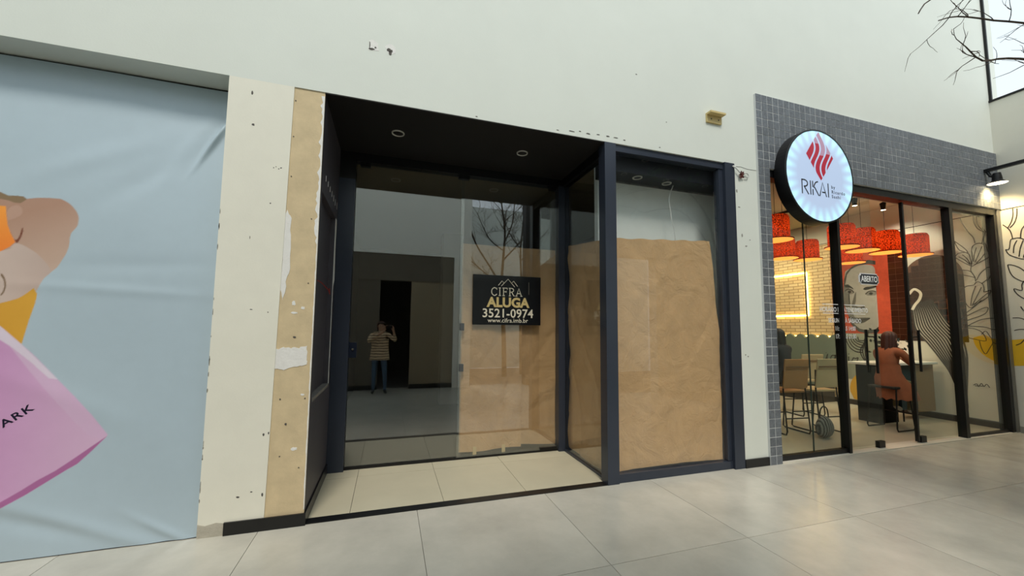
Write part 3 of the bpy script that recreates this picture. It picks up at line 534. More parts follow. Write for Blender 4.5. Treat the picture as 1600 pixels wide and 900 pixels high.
# ------------------------------------------------------------------ round light box sign
SX, SY, SZ, SR = 5.235, -.17, 3.583, .618
t = thing('round_sign', (SX, SY, SZ-SR), 'round backlit white sign with red wave diamond and RIKAI lettering', 'sign')
bm = bmesh.new(); lathe(bm, [(SR-.02, .15), (SR, .148), (SR, .002), (SR-.004, -.004), (SR-.022, -.004), (SR-.022, .006)], (SX, SY, SZ), 72, cap=False, axis='y'); obj('sign_rim', bm, blackmetal, t, smooth=False)
bm = bmesh.new(); lathe(bm, [(0.001, .149), (SR-.02, .15)], (SX, SY, SZ), 72, cap=False, axis='y'); obj('back_plate', bm, blackmetal, t)
bm = bmesh.new(); lathe(bm, [(.001, 0), (SR-.02, 0)], (SX, SY, SZ), 72, cap=False, axis='y')
lm = bpy.data.materials.new('sign_acrylic'); lm.use_nodes = True; n = lm.node_tree.nodes; l = lm.node_tree.links; b = n['Principled BSDF']
b.inputs['Base Color'].default_value = lin((225, 235, 245)); b.inputs['Roughness'].default_value = .25
tcn = n.new('ShaderNodeTexCoord'); sp = n.new('ShaderNodeSeparateXYZ'); l.new(tcn.outputs['Object'], sp.inputs[0])
zs = n.new('ShaderNodeMath'); zs.operation = 'SUBTRACT'; zs.inputs[1].default_value = SR; l.new(sp.outputs['Z'], zs.inputs[0])
at2 = n.new('ShaderNodeMath'); at2.operation = 'ARCTAN2'; l.new(zs.outputs[0], at2.inputs[0]); l.new(sp.outputs['X'], at2.inputs[1])
mul = n.new('ShaderNodeMath'); mul.operation = 'MULTIPLY'; mul.inputs[1].default_value = 26; l.new(at2.outputs[0], mul.inputs[0])
sn = n.new('ShaderNodeMath'); sn.operation = 'SINE'; l.new(mul.outputs[0], sn.inputs[0])
cmb = n.new('ShaderNodeCombineXYZ'); l.new(sp.outputs['X'], cmb.inputs[0]); l.new(zs.outputs[0], cmb.inputs[1])
ln = n.new('ShaderNodeVectorMath'); ln.operation = 'LENGTH'; l.new(cmb.outputs[0], ln.inputs[0])
mr = n.new('ShaderNodeMapRange'); mr.inputs['From Min'].default_value = .40; mr.inputs['From Max'].default_value = SR-.02; l.new(ln.outputs['Value'], mr.inputs['Value'])
m1 = n.new('ShaderNodeMath'); m1.operation = 'MULTIPLY_ADD'; m1.inputs[1].default_value = .35; m1.inputs[2].default_value = .65; l.new(sn.outputs[0], m1.inputs[0])
m2 = n.new('ShaderNodeMath'); m2.operation = 'MULTIPLY'; l.new(m1.outputs[0], m2.inputs[0]); l.new(mr.outputs[0], m2.inputs[1])
rp = n.new('ShaderNodeValToRGB'); rp.color_ramp.elements[0].color = lin((184, 208, 246)); rp.color_ramp.elements[1].color = lin((176, 250, 255)); l.new(m2.outputs[0], rp.inputs[0])
l.new(rp.outputs[0], b.inputs['Emission Color'])
m3 = n.new('ShaderNodeMath'); m3.operation = 'MULTIPLY_ADD'; m3.inputs[1].default_value = .45; m3.inputs[2].default_value = .60; l.new(m2.outputs[0], m3.inputs[0]); l.new(m3.outputs[0], b.inputs['Emission Strength'])
b.inputs['Base Color'].default_value = lin((150, 160, 172))
obj('face_panel', bm, lm, t)
FS = lambda a, b, d: (a, SY-d, b)
red = mat('sign_red', (166, 22, 48), .4, emit=(166, 22, 48), es=.35); pinkg = mat('sign_mauve', (178, 140, 166), .4, emit=(178, 140, 166), es=.3)
# diamond made of wavy bands (px-space of the emblem mapped to the sign)
EC = (5.240, 3.850); EW, EH = .245, .325
def emb(u, v): return (EC[0]+u*EW, EC[1]+v*EH)
def wave(c, v): return c + .24*math.sin((v+.1)*3.6)
bands = [(-1.3, -.64), (-.52, -.24), (-.12, .18), (.30, .60), (.72, 1.3)]
for q, (b0, b1) in enumerate(bands):
    for part in (0, 1):
        bm = bmesh.new(); any_ = False; N = 60
        for s in range(N):
            v0 = -1+2*s/N; v1 = v0+2/N; vm = (v0+v1)/2
            top = vm > (-.02 + .12*(q-2)*.5)
            up_zone = (vm > (.02 if q in (2,) else (.12 if q == 3 else (.5 if q == 1 else 9))))
            if bool(up_zone) != bool(part): continue
            def span(v):
                h = (1-abs(v))**.94; return max(-h, wave(b0, v)), min(h, wave(b1, v))
            a0, a1 = span(v0); c0, c1 = span(v1)
            if a1-a0 < .004 and c1-c0 < .004: continue
            a1 = max(a0, a1); c1 = max(c0, c1)
            vs = [bm.verts.new(FS(*emb(x, v), .002)) for x, v in ((a0, v0), (a1, v0), (c1, v1), (c0, v1))]
            bm.faces.new(vs); any_ = True
        if any_: obj('emblem_band', bm, pinkg if part else red, t)
        else: bm.free()
ink = mat('sign_ink', (24, 24, 26), .5)
def letters(bm, x, z, h):
    w = .017
    def st(pts): ribbon(bm, [(x+p[0]*h, z+p[1]*h) for p in pts], w, FS, .002)
    # R I K A I in slim open strokes
    st([(0, 0), (0, 1)]); st(smoothline([(-.05, .98), (.30, .98), (.50, .85), (.50, .66), (.34, .55), (.16, .53)])); st([(.22, .50), (.60, 0)])
    st([(.80, 0), (.80, 1)])
    st([(1.02, 0), (1.02, .42)]); st([(1.02, .56), (1.02, 1)]); st(smoothline([(1.55, 1), (1.32, .92), (1.16, .70), (1.12, .52)])); st([(1.18, .58), (1.58, 0)])
    st([(1.66, 0), (1.98, 1), (2.32, 0)]); st([(1.90, .30), (2.22, .30)])
    st([(2.52, 0), (2.52, 1)])
bm = bmesh.new(); letters(bm, 4.895, 3.315, .185); obj('brand_lettering', bm, ink, t)
for s, z in (('by', 3.44), ('Ricardo', 3.375), ('Sushi', 3.315)):
    obj('small_lettering', text_mesh(s, .060, facing_front(5.42, SY-.002, z), bold=.0008, align='LEFT', extrude=.0003, spacing=1.35), ink, t)

# ------------------------------------------------------------------ restaurant glazing
darkf = mat('black_frame', (22, 23, 24), .4, metal=.3)
YR = .05
struct('trim_2', B((4.545, 9.70, -.02, .16, -.012, .012)), mat('pale_sill', (214, 208, 194), .5), 'pale stone sill along the restaurant doors')
t = thing('restaurant_glazing', (7.1, YR, 0), 'black framed glass front of the restaurant with two handled door leaves', 'shop front')
obj('head_rail', B((4.545, 9.685, .0, .14, 3.545, ZO)), darkf, t)
obj('left_jamb', B((4.545, 4.575, .0, .10, .012, 3.545)), darkf, t)
obj('right_jamb', B((9.52, 9.60, -.005, .14, .012, 3.545)), darkf, t)
obj('end_trim', B((9.60, 9.685, -.015, .14, .012, ZO)), mat('grey_trim', (120, 118, 112), .5), t)
obj('bottom_rail', B((4.575, 5.755, .02, .08, .012, .07)), darkf, t)
obj('mullion', B((5.755, 5.80, -.005, .10, .012, 3.545)), darkf, t)
obj('mullion', B((8.31, 8.39, .0, .10, .012, 3.545)), darkf, t)
obj('bottom_rail', B((8.39, 9.52, .03, .07, .012, .05)), darkf, t)
obj('fixed_pane', B((4.575, 5.18, .045, .055, .07, 3.545)), rest_glass, t); obj('fixed_pane', B((5.184, 5.755, .045, .055, .07, 3.545)), rest_glass, t)
obj('fixed_pane', B((8.39, 9.52, .045, .055, .05, 3.545)), rest_glass, t)
obj('glass_joint', B((5.178, 5.186, .042, .058, .07, 3.545)), mat('seal', (40, 60, 56), .4), t)
def leaf(x0, x1, stile, fit, hx):
    d = obj('door_leaf', B((x0, x1, .060, .070, .03, 3.53)), rest_glass, t)
    if stile: obj('door_stile', B((stile, stile+.035, .045, .085, .03, 3.53)), darkf, d)
    obj('patch_fitting', B((fit-.06, fit+.06, .04, .09, .014, .10)), darkf, d)
    for yy in (.012, .125):
        bm = bmesh.new(); tube(bm, [(hx, yy, 1.02), (hx, yy, 1.62)], .016, 10)
        for z in (1.12, 1.52): tube(bm, [(hx, yy, z), (hx, .065, z)], .009, 8)
        obj('pull_handle', bm, blackmetal, d)
leaf(5.80, 6.56, None, 6.47, 6.42); leaf(7.255, 8.31, 7.255, 7.37, 7.36)
# lettering on the glass
sg = mat('glass_lettering', (255, 255, 255), .5)
t = thing('opening_hours_lettering', (5.88, .03, 1.45), 'white opening hours lettering on the restaurant glass', 'lettering')
Tg = lambda s, sz, z, nm, bold=.0018: obj(nm, text_mesh(s, sz, facing_front(5.875, .0405, z), bold=bold, extrude=.0004, sx=.80), sg, t)
Tg('HORÁRIO DE ATENDIMENTO', .088, 1.852, 'heading'); Tg('SEGUNDA À SÁBADO', .082, 1.708, 'days_line'); Tg('11:30 ÀS 14:00', .082, 1.602, 'lunch_line'); Tg('17:30 ÀS 21:30', .082, 1.497, 'dinner_line')
for z in (1.945, 1.825): obj('rule_line', B((5.46, 6.29, .0400, .0410, z, z+.010)), sg, t)
t = thing('open_sign', (6.40, .045, 2.235), 'small dark ABERTO plate hung on the door glass', 'sign')
bm = B((6.205, 6.605, .036, .050, 2.245, 2.405)); bmesh.ops.bevel(bm, geom=[e for e in bm.edges if abs(e.verts[0].co.y-e.verts[1].co.y) > .005], offset=.03, segments=3, affect='EDGES'); obj('border', bm, mat('sign_white', (236, 238, 240), .5), t)
bm = B((6.217, 6.593, .0335, .046, 2.257, 2.393)); bmesh.ops.bevel(bm, geom=[e for e in bm.edges if abs(e.verts[0].co.y-e.verts[1].co.y) > .005], offset=.025, segments=3, affect='EDGES'); obj('plate', bm, mat('sign_slate', (40, 46, 54), .5), t)
obj('word', text_mesh('ABERTO', .115, facing_front(6.405, .0325, 2.287), bold=.002, extrude=.0004, sx=.78), sg, t)

# ------------------------------------------------------------------ right wall, mural, restaurant shell
rw_paint = mat('cream_wall', (222, 219, 206), .7, var=.03, scale=2)
wrt = struct('wall_right', B((XE, XW+.22, -4.45, 0, 0, 5.53), (XE, XW+.22, 0, 5.2, 0, 4.15)), rw_paint)
struct('trim_3', B((XE-.015, XW+.03, -4.45, 0, 5.525, 5.56)), blackmetal, 'thin dark capping along the top of the right wall')
struct('trim_4', B((9.705, 9.735, -.035, -.001, 5.56, 7.65)), blackmetal, 'slim dark upright at the end of the white wall')
struct('baseboard_restaurant', B((XE-.016, XE, .14, 5.0, 0, .12)), mat('brown_skirting', (52, 46, 42), .5))
struct('baseboard_outer', B((XE-.012, XE, -4.4, 0, 0, .10)), mat('grey_skirting', (150, 146, 138), .5))
struct('floor_restaurant', B((4.545, XE, .16, 5.2, -.06, .008)), mat('restaurant_floor', (186, 178, 160), .35, var=.07, scale=2))
struct('wall_restaurant_back', B((4.36, XW, 5.2, 5.35, 0, 4.15)), mat('brown_back', (120, 98, 74), .8, var=.1))
struct('wall_restaurant_left', B((4.36, 4.44, .32, 5.2, 0, 4.15)), mat('taupe_wall', (150, 132, 108), .8))
struct('ceiling_restaurant', B((4.36, XW, .32, 5.35, 4.15, 4.25)), mat('grey_ceiling', (176, 168, 152), .8))
W = lambda a, b, d: (XE-d, a, b)
def wallpoly(name, pts, m, d): 
    bm = bmesh.new(); bm.faces.new([bm.verts.new(W(p[0], p[1], d)) for p in pts]); bmesh.ops.triangulate(bm, faces=bm.faces[:]); return obj(name, bm, m, wrt)
line = mat('mural_black', (46, 38, 32), .7); 
bm = bmesh.new()
for k, pts in DATA.items():
    if k[0] in 'mn' and k[1:].isdigit(): ribbon(bm, smoothline(pts), .0125, W, .004)
ribbon(bm, [(5.1, 3.645)] + [(p[0], 3.64) for p in DATA['topline']] + [(-4.4, 3.64)], .012, W, .004)
obj('mural_flower_lines', bm, line, wrt, label='dark line drawing of flowers')
yel = mat('mural_yellow', (238, 192, 40), .7, var=.04)
pts = [(.45*math.cos(a)-.02, 1.50+.44*math.sin(a)) for a in [math.pi*(1+i/24) for i in range(25)]]
wallpoly('mural_sun', pts + [(.3, 1.56), (.1, 1.46), (-.15, 1.5), (-.35, 1.56)], yel, .002)
wallpoly('mural_yellow_spot', smoothline(DATA['yell']), mat('mural_ochre', (214, 164, 34), .7), .002)
wallpoly('mural_coral_petals', DATA['coral'], mat('mural_coral', (208, 132, 96), .7, var=.1, scale=9), .003)
# flowing striped hair
A_, B_ = smoothline(DATA['hl'], 5), smoothline(DATA['hr'], 5); nst = 13
wallpoly('mural_hair_base', A_ + B_[::-1], mat('mural_white', (226, 222, 208), .7), .0035)
bm = bmesh.new()
for s in range(nst):
    f = s/(nst-1); ribbon(bm, [(A_[i][0]*(1-f)+B_[i][0]*f, A_[i][1]*(1-f)+B_[i][1]*f) for i in range(len(A_))], .027, W, .0045)
obj('mural_hair_lines', bm, line, wrt, label='black and white flowing hair stripes')
# painted face in greys
gr = lambda v: mat('mural_grey_%d' % v, (v, v-1, v-6), .75, var=.10, scale=10)
wallpoly('red_lit_ground', [(2.62, 1.55), (2.62, 3.30), (1.55, 3.30), (1.55, 1.55)], mat('red_lit_brick', (176, 70, 40), .8, var=.2, scale=12), .0015)  # red light on the bricks around the face, painted as colour
wallpoly('mural_face', smoothline(DATA['face']), gr(158), .003)
wallpoly('mural_face_hair', DATA['fhair'], gr(60), .004); wallpoly('mural_jaw_shade', DATA['jaw'], gr(70), .0035)
for nme, kk, v in (('mural_brow', 'browl', 30), ('mural_brow', 'browr', 30), ('mural_eye', 'eyel', 118), ('mural_eye', 'eyer', 118), ('mural_nose_side', 'shade', 92), ('mural_nose', 'nose', 66), ('mural_lips', 'lips', 74)): wallpoly(nme, smoothline(DATA[kk]), gr(v), .0045)
for kk in ('eyel', 'eyer'):
    e = DATA[kk]; cy_ = sum(p[0] for p in e)/len(e); cz_ = sum(p[1] for p in e)/len(e)
    wallpoly('mural_iris', [(cy_+.034*math.cos(a), cz_+.030*math.sin(a)) for a in [i*math.pi/6 for i in range(12)]], gr(26), .0050)
    bm = bmesh.new(); ribbon(bm, smoothline([(p[0], p[1]) for p in (e[0], e[1], e[2], e[3])]), .022, W, .0052); obj('mural_lash', bm, line, wrt)
fp = DATA['face']; wallpoly('mural_face_shade', smoothline([fp[-1], fp[-2], fp[-3], fp[-4], fp[-5]]) + smoothline([(p[0]-.10, p[1]) for p in (fp[-5], fp[-4], fp[-3], fp[-2], fp[-1])]), gr(104), .0034)
bm = bmesh.new(); ribbon(bm, smoothline([(1.25, 2.33), (1.17, 2.42), (1.08, 2.34), (1.10, 2.22), (1.17, 2.12), (1.22, 2.02)]), .045, W, .0055); obj('mural_ear', bm, MATS['mural_white'], wrt)
bm = bmesh.new(); ribbon(bm, smoothline(DATA['lipline']), .014, W, .0055); obj('mural_lip_line', bm, line, wrt)
wallpoly('mural_ground', [(2.42, .55), (2.55, 1.60), (1.58, 1.60), (1.58, .55)], mat('mural_sage', (150, 156, 140), .8), .001)
bm = bmesh.new()
for k, p_ in DATA.items():
    if k[:3] in ('arc', 'arv'): ribbon(bm, smoothline(p_), .022, W, .0045)
obj('mural_neck_lines', bm, line, wrt)
# brick area deeper in, framed by a light strip
bk = bpy.data.materials.new('pale_brick'); bk.use_nodes = True; n = bk.node_tree.nodes; l = bk.node_tree.links; b = n['Principled BSDF']
tcn = n.new('ShaderNodeTexCoord'); mp = n.new('ShaderNodeMapping'); mp.inputs['Rotation'].default_value = (0, math.pi/2, 0)
sp = n.new('ShaderNodeSeparateXYZ'); cm = n.new('ShaderNodeCombineXYZ'); l.new(tcn.outputs['Object'], sp.inputs[0]); l.new(sp.outputs['Y'], cm.inputs[0]); l.new(sp.outputs['Z'], cm.inputs[1]); n.remove(mp)
bt = n.new('ShaderNodeTexBrick'); bt.inputs['Scale'].default_value = 1; bt.inputs['Brick Width'].default_value = .24; bt.inputs['Row Height'].default_value = .075; bt.inputs['Mortar Size'].default_value = .008
bt.inputs['Color1'].default_value = lin((243, 218, 172)); bt.inputs['Color2'].default_value = lin((226, 196, 146)); bt.inputs['Mortar'].default_value = lin((168, 138, 96))
l.new(cm.outputs[0], bt.inputs['Vector']); l.new(bt.outputs['Color'], b.inputs['Base Color']); b.inputs['Roughness'].default_value = .85
bp = n.new('ShaderNodeBump'); bp.inputs['Distance'].default_value = .02; bp.inputs['Strength'].default_value = .6; l.new(bt.outputs['Fac'], bp.inputs['Height']); bp.invert = True; l.new(bp.outputs[0], b.inputs['Normal'])
obj('brick_facing', B((XE-.03, XE-.0005, 2.62, 5.1, .12, 3.62)), bk, wrt)
warm = mat('warm_strip', (255, 214, 120), .5, emit=(255, 206, 110), es=14.0)
fr_ = thing('light_strip_frame', (XE-.05, 3.65, 1.95), 'glowing rectangular light strip frame on the pale brick wall', 'light')
for nm, bb in (('top_strip', (3.14, 4.2, 2.99, 3.02)), ('bottom_strip', (3.14, 4.2, 1.95, 1.98)), ('left_strip', (4.17, 4.2, 1.98, 2.99)), ('right_strip', (3.14, 3.17, 1.98, 2.99))):
    obj(nm, B((XE-.06, XE-.031, bb[0], bb[1], bb[2], bb[3])), warm, fr_)
# dark glazed tiles with an arched end
dt = mat('brown_glazed_tile', (54, 29, 19), .25, var=.15, scale=8, rand=.12)
ar = thing('brown_tile_panel', (XE-.02, 1.1, 1.4), 'dark brown glazed tile panel with arched top on the restaurant wall', 'tile panel')
def arch_top(y): 
    if y > 1.30: return 3.60
    c, R = .90, .42; return 2.62 + math.sqrt(max(0, R*R-(y-c)**2))
pts = [(1.56, 1.42), (1.56, 3.60), (1.30, 3.60)] + [(.90+.42*math.cos(a), 2.62+.42*math.sin(a)) for a in [math.radians(10+i*8.5) for i in range(21)]] + [(.48, 1.42)]
bm = bmesh.new(); bm.faces.new([bm.verts.new(W(p[0], p[1], .0012)) for p in pts]); obj('panel_ground', bm, mat('brown_grout', (104, 70, 50), .9), ar)
p_ = .125; j = 0
for i in range(9):
    for k in range(18):
        y0, z0 = .48+p_*i*.96, 1.42+p_*k*.97; y1, z1 = y0+p_*.93, z0+p_*.93
        if z1 > min(arch_top(y0+.01), arch_top(min(y1, 1.29) if y0 < 1.29 else y1)): continue
        bm = B((XE-.003, XE-.0014, y0, min(y1, 1.56), z0, z1)); obj('tile', bm, dt, ar)
# scalloped banquette along the wall
bm = bmesh.new(); pts = [(2.42, .78), (2.66, .78), (2.66, .5), (5.0, .5)]; N = 10
for s in range(N):
    y1 = 5.0-(5.0-2.42)*s/N; w = (5.0-2.42)/N
    pts += [(y1-w*f, 1.42+.10*math.sin(math.pi*f)) for f in (0.02, .15, .3, .5, .7, .85, .98)]
prism(bm, pts, lambda a, b, d: (XE-.05-d, a, b), .08)
bq = thing('banquette', (9.35, 3.8, 0), 'grey green banquette with scalloped back under the brick wall', 'bench')
obj('scalloped_back', bm, mat('sage_fabric', (112, 124, 112), .85), bq); obj('seat', B((XE-.55, XE-.13, 2.66, 5.0, .40, .50)), MATS['sage_fabric'], bq); obj('base', B((XE-.50, XE-.05, 2.66, 5.0, .008, .40)), mat('plinth', (60, 54, 48), .7), bq)
obj('back_glow_strip', B((XE-.045, XE-.031, 2.7, 4.95, 1.46, 1.48)), warm, bq)
# mirrored script lettering on the wall under the face
bm = bmesh.new()
for k in range(8):
    sp5 = smoothline(DATA['s%d' % k]) if len(DATA['s%d' % k]) > 2 else DATA['s%d' % k]
    ribbon(bm, sp5, .020, lambda a, b, d: (XE-(.1315 if a > 2.42 else .006), a, b), 0)
tag(obj('script_lettering', bm, line), 'black mirrored script word on the wall above the ochre spot', 'lettering')

# ------------------------------------------------------------------ lamps
def wicker():
    m = bpy.data.materials.new('wicker'); m.use_nodes = True; n = m.node_tree.nodes; l = m.node_tree.links; n.remove(n['Principled BSDF'])
    tcn = n.new('ShaderNodeTexCoord'); vo = n.new('ShaderNodeTexVoronoi'); vo.inputs['Scale'].default_value = 46; vo.feature = 'DISTANCE_TO_EDGE'; l.new(tcn.outputs['Object'], vo.inputs['Vector'])
    rp = n.new('ShaderNodeValToRGB'); rp.color_ramp.elements[0].position = .03; rp.color_ramp.elements[0].color = lin((60, 14, 6)); rp.color_ramp.elements[1].position = .3; rp.color_ramp.elements[1].color = lin((216, 76, 30)); l.new(vo.outputs['Distance'], rp.inputs[0])
    d = n.new('ShaderNodeBsdfDiffuse'); tl = n.new('ShaderNodeBsdfTranslucent'); mx = n.new('ShaderNodeMixShader'); mx.inputs[0].default_value = .5
    l.new(rp.outputs[0], d.inputs[0]); l.new(rp.outputs[0], tl.inputs[0]); l.new(d.outputs[0], mx.inputs[1]); l.new(tl.outputs[0], mx.inputs[2]); l.new(mx.outputs[0], n['Material Output'].inputs['Surface']); return m
wk = wicker(); glow = mat('lamp_diffuser', (255, 170, 80), .6, emit=(255, 150, 60), es=1.6)
LAMPS = [(5.78, .89, 3.0, 'leftmost orange wicker pendant lamp, next to the grey tiled column'), (7.39, 1.98, 3.0, 'orange wicker pendant lamp hanging just above the glowing frame on the brick wall'), (7.95, 1.92, 3.0, 'orange wicker pendant lamp hanging right of the glowing frame, before the pale bricks'), (7.30, .90, 3.0, 'upper orange wicker pendant lamp above the opening hours lettering'), (9.14, 1.88, 3.0, 'low orange wicker pendant lamp in front of the forehead of the painted face'), (7.93, .97, 3.0, 'orange wicker pendant lamp hanging right above the ABERTO plate'), (8.51, .94, 3.0, 'orange wicker pendant lamp beside the black stile of the door'), (9.28, .91, 3.0, 'rightmost orange wicker pendant lamp, above the arch of brown tiles')]
for x, y, z, lab in LAMPS:
    t = thing('pendant_lamp', (x, y, z), lab, 'lamp', 'wicker pendant lamps')
    bm = bmesh.new(); lathe(bm, [(.185, .02), (.19, .06), (.19, .36), (.17, .40)], (x, y, z), 28, cap=False); obj('shade', bm, wk, t, smooth=True)
    bm = bmesh.new(); lathe(bm, [(.19, .012), (.235, .018), (.24, .03), (.19, .03)], (x, y, z), 28, cap=False); obj('brim', bm, wk, t)
    bm = bmesh.new(); lathe(bm, [(.001, .01), (.232, .012)], (x, y, z), 28, cap=False); obj('diffuser', bm, glow, t)
    bm = bmesh.new(); tube(bm, [(x, y, z+.40), (x, y, 4.15)], .004, 6); obj('cord', bm, blackmetal, t)
    ld = bpy.data.lights.new('bulb', 'POINT'); ld.energy = 4.5; ld.color = (1, .72, .42); ld.shadow_soft_size = .06; lo = bpy.data.objects.new('bulb', ld); COL.objects.link(lo); lo.parent = t; lo.location = (0, 0, .2)
    ld = bpy.data.lights.new('down_glow', 'SPOT'); ld.energy = 13; ld.color = (1, .74, .46); ld.spot_size = math.radians(150); ld.spot_blend = .8; ld.shadow_soft_size = .15; lo = bpy.data.objects.new('down_glow', ld); COL.objects.link(lo); lo.parent = t; lo.location = (0, 0, -.03)
t = thing('ceiling_track', (7.4, 1.2, 4.0), 'black track with four spot lamps running along the restaurant front, behind the doors', 'track light')
obj('rail', B((5.2, 9.4, 1.18, 1.215, 4.10, 4.15)), blackmetal, t)
for x in (5.9, 7.1, 8.2, 9.0):
    bm = bmesh.new(); lathe(bm, [(.03, .0), (.05, .13), (.02, .15)], (x, 1.2, 3.93), 16); h = obj('spot_head', bm, blackmetal, t)
    bm = bmesh.new(); lathe(bm, [(.001, 0), (.036, .001)], (x, 1.2, 3.927), 16, cap=False); obj('spot_lens', bm, mat('spot_glow', (255, 240, 210), .5, emit=(255, 240, 210), es=12), h)
    ld = bpy.data.lights.new('spot', 'SPOT'); ld.energy = 55; ld.color = (1, .88, .68); ld.spot_size = math.radians(110); ld.spot_blend = .7; ld.shadow_soft_size = .05
    lo = bpy.data.objects.new('spot', ld); COL.objects.link(lo); lo.parent = t; lo.location = Vector((x, 1.2, 3.91))-Vector((7.4, 1.2, 4.0)); lo.rotation_euler = Vector((.5, .1, -1)).to_track_quat('-Z', 'Y').to_euler()
t = thing('ceiling_track', (9.0, 3.0, 4.0), 'black track with spot lamps deeper in the restaurant, above the brick wall', 'track light')
obj('rail', B((8.0, 8.035, 2.2, 4.8, 4.10, 4.15)), blackmetal, t)
for y in (2.6, 3.5, 4.3):
    bm = bmesh.new(); lathe(bm, [(.03, .0), (.05, .13), (.02, .15)], (8.02, y, 3.93), 16); h = obj('spot_head', bm, blackmetal, t)
    bm = bmesh.new(); lathe(bm, [(.001, 0), (.036, .001)], (8.02, y, 3.927), 16, cap=False); obj('spot_lens', bm, MATS['spot_glow'], h)
    ld = bpy.data.lights.new('spot', 'SPOT'); ld.energy = 90; ld.color = (1, .84, .58); ld.spot_size = math.radians(100); ld.spot_blend = .7; ld.shadow_soft_size = .05
    lo = bpy.data.objects.new('spot', ld); COL.objects.link(lo); lo.parent = t; lo.location = Vector((8.02, y, 3.91))-Vector((9.0, 3.0, 4.0)); lo.rotation_euler = Vector((1, .05, -.9)).to_track_quat('-Z', 'Y').to_euler()
# outside bar with flood lamp at the right end of the cladding
t = thing('bar_flood_lamp', (9.3, -.3, 3.98), 'lit black flood lamp on a long bar at the right end of the tile cladding', 'lamp')
obj('bar', B((9.27, 9.33, -2.6, -.031, 4.225, 4.275)), blackmetal, t)
bm = bmesh.new(); tube(bm, [(9.3, -.06, 4.23), (9.3, -.09, 4.15), (9.3, -.15, 4.11)], .022, 8); obj('arm', bm, blackmetal, t)
bm = bmesh.new(); lathe(bm, [(.045, .17), (.055, .10), (.06, .05), (.115, .0)], (9.3, -.16, 4.0), 24, cap=False); lathe(bm, [(.001, .17), (.045, .17)], (9.3, -.16, 4.0), 24, cap=False); obj('hood', bm, blackmetal, t)
bm = bmesh.new(); lathe(bm, [(.001, .004), (.112, .004)], (9.3, -.16, 4.0), 24, cap=False); obj('lens', bm, mat('flood_glow', (255, 244, 220), .5, emit=(255, 240, 205), es=6), t)
ld = bpy.data.lights.new('flood', 'SPOT'); ld.energy = 75; ld.color = (1, .74, .36); ld.spot_size = math.radians(130); ld.spot_blend = .6; ld.shadow_soft_size = .08; lo = bpy.data.objects.new('flood', ld); COL.objects.link(lo); lo.parent = t; lo.location = Vector((9.3, -.16, 3.985))-Vector((9.3, -.3, 3.98))
lo.rotation_euler = Vector((.22, .30, -1)).to_track_quat('-Z', 'Y').to_euler()

# ------------------------------------------------------------------ furniture
tan = mat('tan_shell', (168, 122, 76), .55, var=.08); tan2 = mat('pale_shell', (190, 168, 128), .55, var=.08)
def rotz(p, c, a):
    s, q = math.sin(a), math.cos(a); return (c[0]+p[0]*q-p[1]*s, c[1]+p[0]*s+p[1]*q, c[2]+p[2])
def rbox(bm, c, a, x0, x1, y0, y1, z0, z1, lean=0):
    k = len(bm.verts); box(bm, x0, x1, y0, y1, z0, z1); bm.verts.ensure_lookup_table()
    for v in bm.verts[k:]: v.co = Vector(rotz((v.co.x, v.co.y - lean*(v.co.z-z0), v.co.z), c, a))
def hi_chair(x, y, a, m, label):        # faces local +y, back at -y
    c = (x, y, .008); t = thing('counter_chair', (x, y, .008), label, 'chair', 'counter chairs in the restaurant')
    bm = bmesh.new(); rbox(bm, c, a, -.21, .21, -.19, .21, .63, .665); bevel(bm, .012); obj('seat', bm, m, t)
    bm = bmesh.new(); rbox(bm, c, a, -.22, .22, -.215, -.19, .70, 1.15, .12); bevel(bm, .010); bk_ = obj('backrest', bm, m, t)
    bm = bmesh.new(); rbox(bm, c, a, -.21, .21, -.275, -.268, 1.02, 1.04, .12); obj('back_seam', bm, mat('seam', (120, 88, 56), .7), bk_)
    for s in (-1, 1):
        pts = [(s*.20, -.20, .98), (s*.20, -.19, .66), (s*.21, -.24, .06), (s*.21, -.22, .012), (s*.21, -.18, .012), (s*.21, .20, .012), (s*.21, .24, .03), (s*.20, .18, .60), (s*.19, .14, .64)]
        bm = bmesh.new(); tube(bm, [rotz(p, c, a) for p in pts], .011, 8); obj('sled_leg', bm, blackmetal, t)
    bm = bmesh.new(); tube(bm, [rotz((-.205, .205, .25), c, a), rotz((.205, .205, .25), c, a)], .010, 8); obj('footrest', bm, blackmetal, t)
    bm = bmesh.new(); tube(bm, [rotz((-.205, -.22, .25), c, a), rotz((.205, -.22, .25), c, a)], .010, 8); obj('rear_bar', bm, blackmetal, t)
    return t
hi_chair(6.02, 1.06, -.12, tan, 'tan counter chair with sled legs holding the dark clothed seated person')
hi_chair(6.62, 1.0, -.10, tan2, 'empty pale counter chair with sled legs beside the seated person')
hi_chair(7.6, 1.9, -.2, tan2, 'empty pale counter chair in front of the ochre mural spot')
